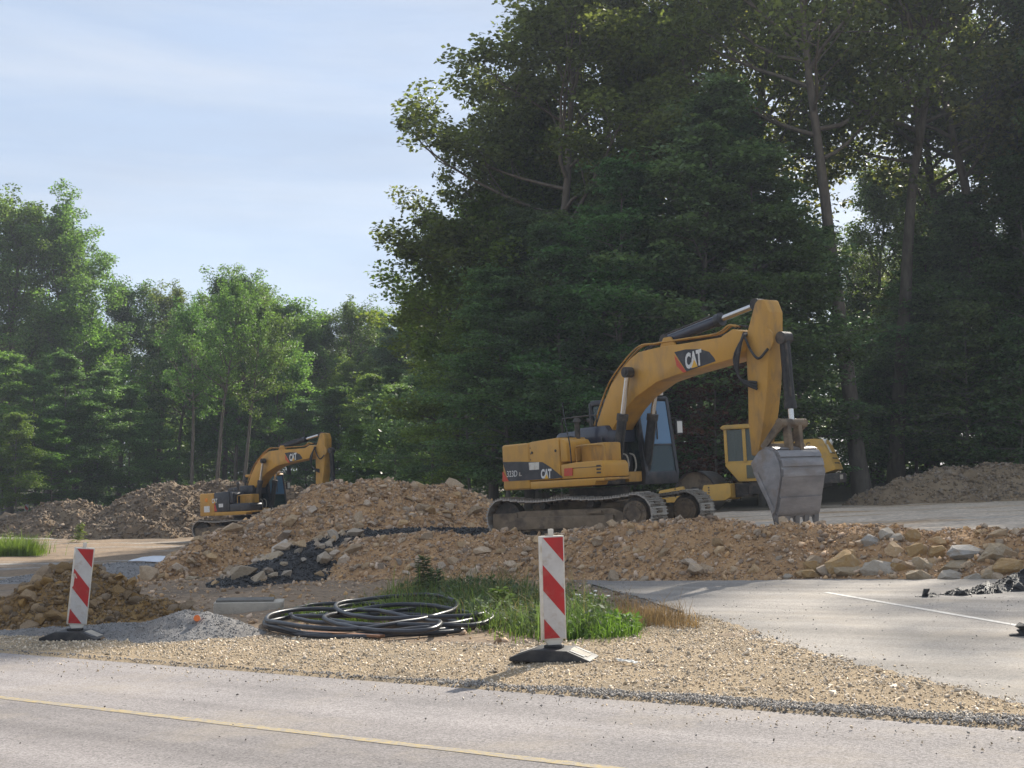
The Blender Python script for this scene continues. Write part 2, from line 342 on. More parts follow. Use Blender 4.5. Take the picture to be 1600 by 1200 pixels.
# ------------------------------------------------------------------ asphalt surfaces
def asphalt(name, c1, c2, dk, speck=.5):
    m = M(name, c1, c2, .9, .88, .35, 140, c3=dk, s3=.35, t3=(.52, .72), spec=.3, detail=8)
    n = m.node_tree.nodes; L = m.node_tree.links; b = n['Principled BSDF']
    src = b.inputs['Base Color'].links[0].from_socket
    t = n.new('ShaderNodeTexCoord'); v = n.new('ShaderNodeTexVoronoi'); v.inputs['Scale'].default_value = 85
    L.new(t.outputs['Object'], v.inputs['Vector'])
    h = n.new('ShaderNodeHueSaturation'); sp = n.new('ShaderNodeSeparateColor'); L.new(v.outputs['Color'], sp.inputs[0])
    r = n.new('ShaderNodeMapRange'); r.inputs[3].default_value = 1-speck*.7; r.inputs[4].default_value = 1+speck*.55; L.new(sp.outputs[0], r.inputs[0])
    L.new(r.outputs[0], h.inputs['Value']); L.new(src, h.inputs['Color'])
    # scattered dark grit
    v2 = n.new('ShaderNodeTexNoise'); v2.inputs['Scale'].default_value = 22; v2.inputs['Detail'].default_value = 2; L.new(t.outputs['Object'], v2.inputs['Vector'])
    r2 = n.new('ShaderNodeMapRange'); r2.inputs[1].default_value = .70; r2.inputs[2].default_value = .74; L.new(v2.outputs[0], r2.inputs[0])
    mxx = n.new('ShaderNodeMix'); mxx.data_type = 'RGBA'; mxx.inputs[7].default_value = (.09, .085, .08, 1)
    L.new(r2.outputs[0], mxx.inputs[0]); L.new(h.outputs[0], mxx.inputs[6])
    # wheel tracks and drag marks drawn out along the road, and dust carried from the site
    mpr = n.new('ShaderNodeMapping'); mpr.vector_type = 'TEXTURE'; mpr.inputs['Rotation'].default_value = (0, 0, math.atan2(RD[1], RD[0])); mpr.inputs['Scale'].default_value = (9., .55, 1); L.new(t.outputs['Object'], mpr.inputs[0])
    n5 = n.new('ShaderNodeTexNoise'); n5.inputs['Scale'].default_value = 1.; n5.inputs['Detail'].default_value = 5; L.new(mpr.outputs[0], n5.inputs['Vector'])
    r5 = n.new('ShaderNodeMapRange'); r5.inputs[1].default_value = .3; r5.inputs[2].default_value = .7; r5.inputs[3].default_value = .72; r5.inputs[4].default_value = 1.16; L.new(n5.outputs[0], r5.inputs[0])
    h5 = n.new('ShaderNodeHueSaturation'); L.new(r5.outputs[0], h5.inputs['Value']); L.new(mxx.outputs[2], h5.inputs['Color'])
    n6 = n.new('ShaderNodeTexNoise'); n6.inputs['Scale'].default_value = .55; n6.inputs['Detail'].default_value = 9; n6.inputs['Roughness'].default_value = .7; L.new(t.outputs['Object'], n6.inputs['Vector'])
    r6 = n.new('ShaderNodeMapRange'); r6.inputs[1].default_value = .5; r6.inputs[2].default_value = .72; r6.inputs[4].default_value = .6; L.new(n6.outputs[0], r6.inputs[0])
    m6 = n.new('ShaderNodeMix'); m6.data_type = 'RGBA'; m6.inputs[7].default_value = (.40, .335, .255, 1); L.new(r6.outputs[0], m6.inputs[0]); L.new(h5.outputs[0], m6.inputs[6]); L.new(m6.outputs[2], b.inputs['Base Color'])
    return m
ROADDIR = math.atan2(RD[1], RD[0])
m_road = asphalt('road_asphalt', (.335, .302, .285), (.30, .272, .258), (.225, .207, .2))
m_apron = asphalt('side_road_asphalt', (.37, .332, .29), (.33, .30, .268), (.265, .247, .23), .4)
def strip(name, rows, mat, zoff, kind='structure', parent=None):      # rows: list of (left xy list) -> draped grid
    A = np.array(rows)                                              # (n, m, 2)
    z = base(A[..., 0], A[..., 1]) + zoff
    nn, mm = A.shape[:2]; V = np.concatenate([A, z[..., None]], -1).reshape(-1, 3)
    i = np.arange(nn*mm).reshape(nn, mm)
    Fq = np.stack([i[:-1, :-1], i[:-1, 1:], i[1:, 1:], i[1:, :-1]], -1).reshape(-1, 4)
    me = fastmesh(name, V, Fq, True)
    if me.polygons[0].normal.z < 0: me.flip_normals()
    o = link(name, me, mat, parent)
    if kind and not parent: o['kind'] = kind
    return o
ts = np.arange(-60, 45, .12)
def roadpt(t, s): return np.array((.16, 10.8)) + RD*t + RN*s
rows = []
for t in ts:
    e = .05*float(fbm(t*1.3, 0, 71)) + .03*float(fbm(t*6, 3, 72))
    rows.append([roadpt(t, s) for s in (-9.5, -6, -3, -1, e)])
road = strip('road', rows, m_road, 0)
m_yline = M('worn_yellow_line', (.52, .39, .17), (.45, .36, .2), 6, .85, .4, 90, c3=(.34, .30, .255), s3=22, t3=(.38, .58))
m_wline = M('worn_white_line', (.60, .58, .54), (.5, .47, .43), 6, .8, c3=(.38, .35, .31), s3=18, t3=(.5, .65))
yl = -(REDGE-6.40)+.02
rows = [[roadpt(t, yl-.048+.016*float(fbm(t*9, 1, 5))), roadpt(t, yl+.048+.016*float(fbm(t*9, 7, 6)))] for t in np.arange(-60, 45, .1)]
strip('yellow_road_line', rows, m_yline, .003, parent=road)
# apron: from its curved edge to the right, up to the foot of the bank
ed = np.vstack([spline(np.c_[APW[:10], np.zeros(10)], 160)[:, :2], APW[10:]])
rows = []
for k, (x, y) in enumerate(ed):
    j = .05*float(fbm(k*.35, 0, 15))
    xr = 32.
    # clip far side with the bank foot
    xf = FP[0] + (FP[1]+.5/FN[1]-y)*FN[1]/FN[0]
    xe = min(xr, max(xf, x+.3))
    q = [0, .1, .3, .6, 1]
    rows.append([(x+j+(xe-x)*f, y) for f in q])
apron = strip('side_road', rows, m_apron, .012)
w0 = on_plane(1290, 927)[:2]; w1 = on_plane(1600, 981)[:2]
w0 = np.array(w0); w1 = np.array(w1); wd = (w1-w0)/np.linalg.norm(w1-w0); wn = np.array((-wd[1], wd[0]))
strip('white_road_line', [[w0+wd*t-wn*.045, w0+wd*t+wn*.045] for t in np.arange(0, 14, .15)], m_wline, .016, parent=apron)

# ------------------------------------------------------------------ stones: angular hulls
def hull(seed, npts=13, flat=.75):
    r = random.Random(seed); bm = bmesh.new()
    for k in range(npts):
        v = Vector((r.gauss(0, 1), r.gauss(0, 1), r.gauss(0, 1))).normalized()*r.uniform(.8, 1.05); v.z *= flat; v.x *= 1.15
        bm.verts.new(v)
    bmesh.ops.convex_hull(bm, input=bm.verts)
    bmesh.ops.delete(bm, geom=[v for v in bm.verts if not v.link_faces], context='VERTS')
    bmesh.ops.recalc_face_normals(bm, faces=bm.faces); bmesh.ops.triangulate(bm, faces=bm.faces)
    return bm
def hull_arrays(seed, npts, flat=.75):
    bm = hull(seed, npts, flat); bm.verts.index_update()
    V = np.array([v.co[:] for v in bm.verts]); Fa = np.array([[v.index for v in f.verts] for f in bm.faces]); bm.free(); return V, Fa
HULLS = [hull_arrays(100+k, 9, .7) for k in range(8)]
CHIPS = [hull_arrays(200+k, 7, .5) for k in range(6)]
def big_hull_mesh(seed, mat):          # part-size stones: bevelled hull, still cheap
    bm = hull(seed, 15, .8); bmesh.ops.dissolve_limit(bm, angle_limit=R(14), verts=bm.verts, edges=bm.edges)
    me = bpy.data.meshes.new('stone'); bmesh.ops.triangulate(bm, faces=bm.faces); bm.to_mesh(me); bm.free(); me.materials.append(mat); return me
def soft_lump_mesh(seed, mat):
    bm = hull(seed, 12, .85); bmesh.ops.subdivide_edges(bm, edges=bm.edges, cuts=1, use_grid_fill=True, smooth=.6)
    r = random.Random(seed)
    for v in bm.verts: v.co *= 1+r.uniform(-.1, .1)
    bmesh.ops.triangulate(bm, faces=bm.faces); me = bpy.data.meshes.new('lump'); bm.to_mesh(me); bm.free(); me.materials.append(mat)
    me.polygons.foreach_set('use_smooth', np.ones(len(me.polygons), bool)); return me
def randrots(n, rng):
    q = rng.normal(size=(n, 4)); q /= np.linalg.norm(q, axis=1)[:, None]; w, x, y, z = q.T
    return np.stack([1-2*(y*y+z*z), 2*(x*y-w*z), 2*(x*z+w*y), 2*(x*y+w*z), 1-2*(x*x+z*z), 2*(y*z-w*x), 2*(x*z-w*y), 2*(y*z+w*x), 1-2*(x*x+y*y)], -1).reshape(n, 3, 3)
def scatter_mesh(name, pos, size, mat, parent=None, seed=0, kinds=HULLS, flatrot=False, stuff=True):
    rng = np.random.default_rng(seed); n = len(pos); Vs = []; Fs = []; off = 0
    Rm = randrots(n, rng)
    if flatrot:
        a = rng.uniform(0, 6.28, n); c_, s_ = np.cos(a), np.sin(a); o_ = np.zeros(n); i_ = np.ones(n)
        Rm = np.stack([c_, -s_, o_, s_, c_, o_, o_, o_, i_], -1).reshape(n, 3, 3)
    k = rng.integers(0, len(kinds), n)
    for q, (V, Fa) in enumerate(kinds):
        sel = np.where(k == q)[0]
        if len(sel) == 0: continue
        P = np.einsum('nij,vj->nvi', Rm[sel], V)*size[sel, None, None] + pos[sel, None, :]
        Fq = Fa[None] + (off + np.arange(len(sel))*len(V))[:, None, None]
        Vs.append(P.reshape(-1, 3)); Fs.append(Fq.reshape(-1, 3)); off += len(sel)*len(V)
    o = link(name, fastmesh(name, np.vstack(Vs), np.vstack(Fs)), mat, parent)
    if stuff: o['kind'] = 'stuff'
    return o

# ------------------------------------------------------------------ heaps
class Heap:
    def __init__(s, name, ridge, slope, res, mat, amp=.12, nscale=1.2, seed=1, top=.25, label=None, cat='earth heap', margin=.4, far_slope=None, group=None):
        P = np.array([p if len(p) == 3 and not isinstance(p, tuple) else at_depth(*p)[:] for p in ridge], float)
        # densify
        Q = [P[0]]
        for a, b in zip(P[:-1], P[1:]):
            m = max(1, int(np.linalg.norm(b-a)/.3)); Q += [a+(b-a)*(k+1)/m for k in range(m)]
        Q = np.array(Q)
        h = Q[:, 2]-ground_z(Q[:, 0], Q[:, 1]); ext = max(h.max(), .1)/slope+margin+.3
        x0, x1, y0, y1 = Q[:, 0].min()-ext, Q[:, 0].max()+ext, Q[:, 1].min()-ext, Q[:, 1].max()+ext
        xs = np.arange(x0, x1, res); ys = np.arange(y0, y1, res); Xh, Yh = np.meshgrid(xs, ys)
        wx = Xh + .35*amp/.12*.5*fbm(Xh*.8, Yh*.8, seed+5); wy = Yh + .35*amp/.12*.5*fbm(Xh*.8, Yh*.8, seed+9)
        Zh = np.full(Xh.shape, -99.)
        for q in Q:
            d = np.hypot(wx-q[0], wy-q[1]); Zh = np.maximum(Zh, q[2]-slope*(np.sqrt(d*d+top*top)-top))
        G = ground_z(Xh, Yh)
        rel = np.clip((Zh-G)/.3, 0, 1)
        Zh = Zh + rel*(amp*fbm(Xh*nscale, Yh*nscale, seed) + amp*.5*fbm(Xh*nscale*3.5, Yh*nscale*3.5, seed+3))
        # soft toe
        t = Zh-G; Zh = G + np.where(t > 0, t*(1-.35*np.exp(-np.clip(t, 0, 9)/.15)), t)
        keep = (Zh-G) > -.12
        kc = keep[:-1, :-1] | keep[1:, :-1] | keep[:-1, 1:] | keep[1:, 1:]
        i = np.arange(Xh.size).reshape(Xh.shape)
        Fq = np.stack([i[:-1, :-1], i[:-1, 1:], i[1:, 1:], i[1:, :-1]], -1)[kc]
        used = np.unique(Fq); remap = np.zeros(Xh.size, int); remap[used] = np.arange(len(used))
        V = np.stack([Xh, Yh, np.maximum(Zh, G-.25)], -1).reshape(-1, 3)[used]
        s.o = empty(name, (float(Q[:, 0].mean()), float(Q[:, 1].mean()), float(G.min())))
        s.off = np.array(s.o.location)
        me = fastmesh('earth_body', V-s.off, remap[Fq], True)
        link('earth_body', me, mat, s.o)
        tag(s.o, label, cat, group)
        s.xs, s.ys, s.Z, s.H = xs, ys, Zh, Zh-G; s.res = res; s.seed = seed
    def z(s, x, y):
        i = np.clip(((x-s.xs[0])/s.res), 0, len(s.xs)-1.01); j = np.clip((y-s.ys[0])/s.res, 0, len(s.ys)-1.01)
        a = i.astype(int); b = j.astype(int); u = i-a; v = j-b; Z = s.Z
        return (Z[b, a]*(1-u)+Z[b, a+1]*u)*(1-v)+(Z[b+1, a]*(1-u)+Z[b+1, a+1]*u)*v
    def points(s, n, seed, minh=.02, low=None, where=None):
        rng = np.random.default_rng(seed); ok = s.H > minh
        w = ok.astype(float)
        if low: w = w*np.exp(-np.clip(s.H, 0, 9)/low)
        if where is not None:
            Xh, Yh = np.meshgrid(s.xs, s.ys); w = w*where(Xh, Yh, s.H)
        w = w.ravel()/w.sum(); k = rng.choice(w.size, n, p=w); b, a = np.unravel_index(k, s.Z.shape)
        x = s.xs[a]+rng.uniform(-.5, .5, n)*s.res; y = s.ys[b]+rng.uniform(-.5, .5, n)*s.res
        return np.stack([x, y, s.z(x, y)], -1)
    def stones(s, n, lo, hi, mat, seed, low=None, power=2.5, name='stone', where=None, sink=.25, flat=1., soft=False):
        p = s.points(n, seed, low=low, where=where); rng = np.random.default_rng(seed+1)
        size = lo*(1-rng.random(n)*(1-(lo/hi)**power))**(-1/power)
        ms = [(soft_lump_mesh if soft else big_hull_mesh)(seed*31+k, mat) for k in range(10)]
        for k in range(n):
            o = bpy.data.objects.new(name, ms[int(rng.integers(10))]); COL.objects.link(o); o.parent = s.o
            sz = float(size[k]); o.location = p[k]-s.off + np.array((0, 0, sz*(.5-sink)*.8))
            o.scale = (sz*rng.uniform(.85, 1.25), sz*rng.uniform(.8, 1.1), sz*rng.uniform(.65, 1.0)*flat)
            o.rotation_euler = (rng.normal(0, .35), rng.normal(0, .35), rng.uniform(0, 6.28))
    def crumbs(s, n, lo, hi, mat, seed, name='crumbs', power=2.2, low=None, where=None, minh=.01):
        p = s.points(n, seed, minh=minh, low=low, where=where); rng = np.random.default_rng(seed+1)
        size = lo*(1-rng.random(n)*(1-(lo/hi)**power))**(-1/power)
        p[:, 2] += size*.25
        return scatter_mesh(name, p-s.off, size, mat, s.o, seed)

# the long low bank along the platform edge
def bankpt(px, py): # silhouette pixel -> on the vertical plane of the bank's crest
    d = ray(px, py); s0 = 1.55
    t = (s0 + FP@FN - EYE.x*FN[0]-EYE.y*FN[1])/(d.x*FN[0]+d.y*FN[1]); return np.array(EYE + d*t)
bank = Heap('earth_bank', [bankpt(*p) for p in [(545, 850), (575, 840), (620, 835), (700, 832), (800, 834), (900, 830), (1000, 822), (1080, 814), (1150, 817), (1230, 817), (1300, 824), (1400, 827), (1500, 827), (1600, 823), (1700, 823), (1850, 823), (2050, 823)]],
            .62, .07, m_soil, .15, 1.3, 11, .3, 'long low bank of orange earth and limestone rubble in front of the tracked excavator')
nearw = lambda X, Y, H: (footsd(X, Y) < 2.0)*(X < 11)
bank.stones(210, .055, .17, m_stone, 12, power=1.6, where=nearw)
bank.stones(80, .09, .22, m_stone, 14, low=.25, power=1.4, where=nearw)
bank.crumbs(24000, .013, .1, m_clod, 13, where=lambda X, Y, H: (footsd(X, Y) < 2.2)*(X < 13))
# big boulders at its foot
BLD = [(1323, 884, 46, 40, 1), (1327, 895, 36, 20, 0), (1374, 892, 44, 30, 2), (1408, 888, 24, 26, 1), (1441, 884, 30, 26, 0), (1434, 863, 30, 22, 1), (1465, 864, 28, 20, 1), (1438, 902, 34, 20, 0), (1492, 886, 46, 18, 0), (1488, 900, 34, 18, 2),
       (1508, 864, 46, 22, 3), (1556, 872, 40, 38, 0), (1521, 904, 22, 14, 2), (1548, 900, 26, 18, 0), (1580, 888, 40, 30, 1), (1358, 848, 26, 20, 3), (1386, 836, 24, 18, 2), (1402, 842, 20, 14, 2), (1265, 898, 32, 16, 1), (1272, 885, 28, 18, 1), (1230, 902, 12, 10, 2), (1425, 840, 20, 22, 1)]
m_bt = [M('boulder_%d' % k, *cs, 4, .9, .6, 12, c3=c3, s3=2.2, t3=(.5, .75)) for k, (cs, c3) in enumerate([(((.43, .33, .21), (.34, .25, .155)), (.5, .43, .33)), (((.42, .27, .115), (.33, .2, .085)), (.46, .36, .22)), (((.47, .41, .33), (.38, .315, .24)), (.52, .47, .4)), (((.43, .40, .355), (.36, .33, .29)), (.38, .3, .21))])]
BN = ['pale tan', 'ochre', 'light grey', 'bluish grey']
def boulder_mesh(seed, mat):
    bm = hull(seed, 20, .85); bmesh.ops.subdivide_edges(bm, edges=bm.edges, cuts=1, use_grid_fill=True)
    r = random.Random(seed)
    for v in bm.verts: v.co *= 1+r.uniform(-.05, .05)
    bmesh.ops.triangulate(bm, faces=bm.faces); me = bpy.data.meshes.new('boulder'); bm.to_mesh(me); bm.free(); me.materials.append(mat); return me
def heap_hit(hp, px, py):
    d = ray(px, py); t = 5.
    while t < 90:
        p = EYE + d*t
        if hp.xs[0] < p.x < hp.xs[-1] and hp.ys[0] < p.y < hp.ys[-1] and p.z < float(hp.z(np.array([p.x]), np.array([p.y]))[0]): return p
        if p.z < float(base(p.x, p.y)): return p
        t += .03
    return p
for k, (px, py, w, h, kind) in enumerate(BLD):
    p = heap_hit(bank, px, py); sc = p.y/FOC
    o = link('boulder', boulder_mesh(500+k, m_bt[kind])); o.location = p + Vector((0, -.02, 0))
    o.scale = (w*sc*.66, w*sc*.55, h*sc*.82); o.rotation_euler = (random.uniform(-.2, .2), random.uniform(-.25, .25), random.uniform(-.4, .4))
    tag(o, BN[kind]+' limestone boulder in the rubble at the foot of the earth bank', 'boulder', BN[kind]+' boulders in the bank')

# the tall orange mound behind it
mound = Heap('earth_mound', [(285, 872, 31.2), (330, 848, 32), (390, 822, 33), (450, 792, 34), (500, 762, 34.6), (540, 750, 35), (575, 749, 35), (610, 751, 35.4), (650, 757, 35.6), (700, 756, 36), (730, 768, 36.2), (762, 788, 36.4)],
             .62, .09, m_soil, .22, .9, 31, .4, 'tall mound of orange earth studded with rocks between the two excavators')
mw = lambda X, Y, H: (Y < 37+.0*X)*1.
mound.stones(220, .06, .26, m_stone, 32, power=1.5, where=mw)
mound.stones(70, .12, .33, m_stone, 34, low=.5, power=1.5, where=mw)
mound.crumbs(19000, .018, .13, m_clod, 33, where=mw)
# black asphalt millings running along and down beside the bank
mill = Heap('millings_heap', [(388, 898, 26.9), (415, 882, 27.6), (455, 868, 28.2), (490, 850, 28.9), (520, 838, 29.6), (560, 828, 30.4), (640, 826, 31), (720, 825, 31.4), (790, 826, 31.8)],
            .5, .08, m_tar, .09, 1.6, 41, .45, 'black heap of asphalt millings mixed with pale stones against the orange mound', 'asphalt heap')
mill.stones(34, .08, .3, m_stone, 45, power=1.5, where=lambda X, Y, H: (X < -3.1)*(Y < 30))
mill.stones(34, .09, .33, m_pale, 42, power=1.5, where=lambda X, Y, H: (X < -3.1)*(Y < 30))
mill.stones(80, .04, .12, m_tarc, 44, power=1.6, name='asphalt_lump')
mill.crumbs(5000, .02, .06, m_tars, 43)
# brown soil mound at the far left
soilm = Heap('soil_mound', [(-40, 812, 71), (40, 806, 69), (80, 790, 68), (105, 784, 67), (150, 786, 67), (185, 788, 67), (215, 768, 67), (240, 756, 67), (270, 752, 67), (300, 757, 67.5), (350, 757, 68), (420, 761, 68), (480, 770, 69)],
             .55, .16, m_brown, .5, .6, 51, .6, 'long brown soil mound behind the smaller excavator in front of the far wood')
soilm.crumbs(9000, .04, .2, m_bclod, 53, where=lambda X, Y, H: (Y < 69)*1.)
# tan mound at the forest edge on the far right
tanm = Heap('tan_mound', [(1368, 769, 47), (1400, 756, 47), (1430, 742, 47.3), (1470, 731, 47.6), (1500, 733, 47.6), (1525, 737, 47.8), (1556, 724, 48), (1585, 728, 48), (1620, 726, 48), (1700, 735, 48)],
            .6, .12, M('tan_mound_soil', (.27, .2, .125), (.2, .145, .09), 3, .97, 1., 7, c3=(.33, .25, .16), s3=.8, t3=(.45, .7)), .22, .8, 61, .4, 'greyish tan dirt mound at the edge of the wood beside the tall trunks')
tanm.crumbs(5000, .035, .14, M('tan_clods', (.29, .215, .135), (.22, .16, .1), 5, .97, rnd='isl', rv=.3), 63)
# clay heap beside the leaning marker
clay = Heap('clay_heap', [(-60, 935, 19.5), (0, 934, 19.5), (40, 922, 19.5), (70, 895, 19.6), (100, 883, 19.6), (150, 884, 19.6), (185, 905, 19.5), (215, 930, 19.3), (250, 936, 19.2), (278, 950, 19)],
            .95, .05, m_clay, .17, 2.0, 71, .15, 'lumpy heap of yellow brown clay behind the leaning red white marker', 'clay heap')
clay.stones(100, .06, .19, m_clayc, 74, power=1.2, name='clay_lump', sink=.4, where=lambda X, Y, H: (Y < 19.9)*1.)
clay.stones(190, .04, .12, m_clayc, 72, power=1.2, name='clay_lump', sink=.45, soft=True, where=lambda X, Y, H: (Y < 19.9)*1.)
clay.crumbs(9000, .012, .06, m_clays, 73, where=lambda X, Y, H: (Y < 20)*1.)
# grey grit pile in front of it
grit = Heap('grit_pile', [(-30, 986, 18.0), (40, 981, 18.0), (120, 976, 18.0), (180, 971, 17.6), (220, 970, 17.1), (255, 968, 16.6), (290, 955, 16.6), (320, 955, 16.6), (350, 972, 16.5)],
            .55, .04, m_grit, .09, 2.4, 81, .3, 'smooth grey grit pile with an orange cap on it, before the clay heap', 'grit pile')
grit.crumbs(5000, .006, .022, m_gritc, 83)
# pale crushed stone spread behind, carrying the white sheet
gr2 = Heap('crushed_stone_spread', [(165, 886, 33.5), (200, 880, 34), (240, 880, 34), (280, 880, 34.5), (300, 887, 33)], .16, .12, m_grit, .05, 1.5, 91, .8, 'low spread of pale grey crushed stone left of the orange mound', 'stone spread')
gr2.crumbs(3500, .012, .045, m_gritc, 93)
# black asphalt heap on the side road
tarh = Heap('asphalt_heap', [(1455, 927, 17.4), (1500, 920, 17.5), (1540, 914, 17.6), (1575, 907, 17.8), (1600, 892, 18), (1650, 880, 18.2), (1720, 890, 18.3)],
            .6, .04, m_tar, .06, 3, 101, .12, 'pile of broken black asphalt lying on the side road at the foot of the bank', 'asphalt heap')
tarh.stones(90, .03, .12, m_tarc, 102, power=1.5, name='asphalt_lump'); tarh.crumbs(2500, .008, .03, m_tars, 103)

# ------------------------------------------------------------------ gravel verge
def on_ground_poly(poly): return np.array([on_plane(*p)[:2] for p in poly])
def in_poly(P, x, y):
    r = np.zeros(np.shape(x), bool); n_ = len(P)
    for i in range(n_):
        x0, y0 = P[i]; x1, y1 = P[(i+1) % n_]
        c_ = ((y0 > y) != (y1 > y)) & (x < (x1-x0)*(y-y0)/(y1-y0+1e-12)+x0); r ^= c_
    return r
GV = on_ground_poly([(-160, 986), (0, 993), (150, 1002), (300, 1000), (400, 996), (520, 998), (640, 1006), (780, 1010), (880, 1004), (960, 996), (1010, 980), (1080, 960), (1132, 974), (1202, 998), (1302, 1029), (1402, 1054), (1502, 1078), (1602, 1101), (1760, 1144), (1760, 1182), (1600, 1157), (830, 1090), (0, 1026), (-160, 1012)])
def gz(x, y): return base(x, y) + .018 + .03*fbm(x*1.6, y*1.6, 301)*sstep(0, .5, roadsd(x, y)) - .05*sstep(.0, -.2, roadsd(x, y))
res = .06
xs = np.arange(GV[:, 0].min(), GV[:, 0].max(), res); ys = np.arange(GV[:, 1].min(), GV[:, 1].max(), res)
Xg, Yg = np.meshgrid(xs, ys)
ins = in_poly(GV, Xg + .12*fbm(Xg*2, Yg*2, 77), Yg + .12*fbm(Xg*2, Yg*2, 78))
i = np.arange(Xg.size).reshape(Xg.shape); kc = ins[:-1, :-1] & ins[1:, 1:] & ins[1:, :-1] & ins[:-1, 1:]
Fq = np.stack([i[:-1, :-1], i[:-1, 1:], i[1:, 1:], i[1:, :-1]], -1)[kc]; used = np.unique(Fq); rm = np.zeros(Xg.size, int); rm[used] = np.arange(len(used))
tag(link('gravel_verge', fastmesh('gravel_verge', np.stack([Xg, Yg, gz(Xg, Yg)], -1).reshape(-1, 3)[used], rm[Fq], True), m_ggrav), kind='structure')
rng = np.random.default_rng(5)
def verge_pts(n, f):
    out = []
    while sum(map(len, out)) < n:
        x = rng.uniform(GV[:, 0].min()-.3, GV[:, 0].max()+.3, 40000); y = rng.uniform(GV[:, 1].min()-.3, GV[:, 1].max()+.3, 40000)
        k = f(x, y); out.append(np.stack([x, y], -1)[k])
    return np.vstack(out)[:n]
vis = lambda x, y: (np.abs(x) < .42*y+.4)
jit = lambda x, y: in_poly(GV, x+.18*fbm(x*3, y*3, 87), y+.18*fbm(x*3, y*3, 88))
p = verge_pts(24000, lambda x, y: jit(x, y) & vis(x, y) & (roadsd(x, y) > .16+.14*fbm(x*2, y*2, 55)))
sz = np.clip(.0105*np.exp(rng.normal(0, .42, len(p))), .005, .04); zz = gz(p[:, 0], p[:, 1])+sz*.25
tag(scatter_mesh('gravel', np.c_[p, zz], sz, m_gchip, None, 61, CHIPS), 'loose tan crushed gravel covering the road verge', 'gravel', kind='stuff')
p = verge_pts(6500, lambda x, y: vis(x, y) & (rng.random(len(x)) < .2+.8*sstep(-4, 3, x)) & (roadsd(x, y) > -.12*rng.random(len(x))**2) & (roadsd(x, y) < .05*0+.02+.26*sstep(-5, 4, x)+.14*fbm(x*2, y*2, 55)))
sz = rng.uniform(.007, .019, len(p)); zz = np.maximum(gz(p[:, 0], p[:, 1]), base(p[:, 0], p[:, 1]))+sz*.3
tag(scatter_mesh('dark_gravel', np.c_[p, zz], sz, m_dchip, None, 62, CHIPS), 'band of dark grey chippings along the road edge', 'gravel', kind='stuff')
p = verge_pts(1300, lambda x, y: vis(x, y) & ~in_poly(GV, x, y) & in_poly(GV, x+.25*rng.normal(size=len(x)), y+.3*rng.normal(size=len(x))))
sz = np.clip(.008*np.exp(rng.normal(0, .4, len(p))), .004, .025)
tag(scatter_mesh('stray_gravel', np.c_[p, base(p[:, 0], p[:, 1])+.012+sz*.25], sz, m_gchip, None, 65, CHIPS), 'stray tan gravel thinning out from the verge onto the asphalt', 'gravel', kind='stuff')
k_ = rng.integers(0, 110, 1500); p = ed[k_]+rng.normal(0, .09, (1500, 2))-np.array((.05, 0)); sz = np.clip(.011*np.exp(rng.normal(0, .5, 1500)), .004, .035)
tag(scatter_mesh('edge_crumbs', np.c_[p, base(p[:, 0], p[:, 1])+.006+sz*.2], sz, m_dchip, None, 66, CHIPS), 'crumbling grey asphalt bits along the broken edge of the side road', 'crumbs', kind='stuff')
# grit thrown over road and side road
p = np.stack([rng.uniform(-7, 7, 9000), rng.uniform(6, 24, 9000)], -1)
k = vis(p[:, 0], p[:, 1]) & ((roadsd(p[:, 0], p[:, 1]) < 0) | (apron_out(p[:, 0], p[:, 1]) < -.1))
k &= rng.random(len(p)) < np.where(roadsd(p[:, 0], p[:, 1]) < 0, np.exp(roadsd(p[:, 0], p[:, 1])/.9)*.8+.06, .35)
p = p[k]; sz = .004+.012*rng.random(len(p))**3
tag(scatter_mesh('grit', np.c_[p, base(p[:, 0], p[:, 1])+.013+sz*.2], sz, m_dchip, None, 63, CHIPS), 'dark grit strewn over the road and the side road', 'grit', kind='stuff')
# rubble strip on the earth in front of the bank
p = np.stack([rng.uniform(-9, 3, 14000), rng.uniform(13, 30, 14000)], -1)
k = vis(p[:, 0], p[:, 1]) & (roadsd(p[:, 0], p[:, 1]) > .95) & ~in_poly(GV, p[:, 0], p[:, 1]) & (apron_out(p[:, 0], p[:, 1]) > .1) & (footsd(p[:, 0], p[:, 1]) < 0) & (rng.random(len(p)) < .75*np.exp(footsd(p[:, 0], p[:, 1])/1.2)+.32)
p = p[k]; sz = .012+.06*rng.random(len(p))**4
tag(scatter_mesh('rubble', np.c_[p, ground_z(p[:, 0], p[:, 1])+sz*.2], sz, m_clod, None, 64), 'small rubble and clods scattered over the bare earth before the bank', 'rubble', kind='stuff')
# ------------------------------------------------------------------ excavators
def plane_rot(x, y, heading):
    nrm = Vector((-.045, .022, 1)).normalized() if abs(x) < 13 else Vector((0, 0, 1))
    return Vector((0, 0, 1)).rotation_difference(nrm).to_matrix().to_4x4() @ Matrix.Rotation(heading, 4, 'Z')
EX = (2.0, 28.6); A_LOW = R(-33); A_UP = R(-54); SWING = A_UP-A_LOW
EXM = Matrix.Translation((EX[0], EX[1], float(base(*EX)+platform(*EX)))) @ plane_rot(*EX, A_LOW)
UPM = EXM @ Matrix.Rotation(SWING, 4, 'Z'); UPI = UPM.inverted()
def U(px, py, yp):                 # pixel -> (x, z) in the machine's upper frame on its plane y = yp
    o = UPI @ EYE; d = UPI.to_3x3() @ ray(px, py); t = (yp-o.y)/d.y; q = o+d*t; return (q.x, q.z)
def z1(x, y): return (740+x*.375, 440+y*.375)
def z3(x, y): return (900+x*.225, 440+y*.225)
def z4(x, y): return (1020+x*.2, 600+y*.2)
BY, SY, KY = .30, .20, .60         # half widths: boom, stick, bucket
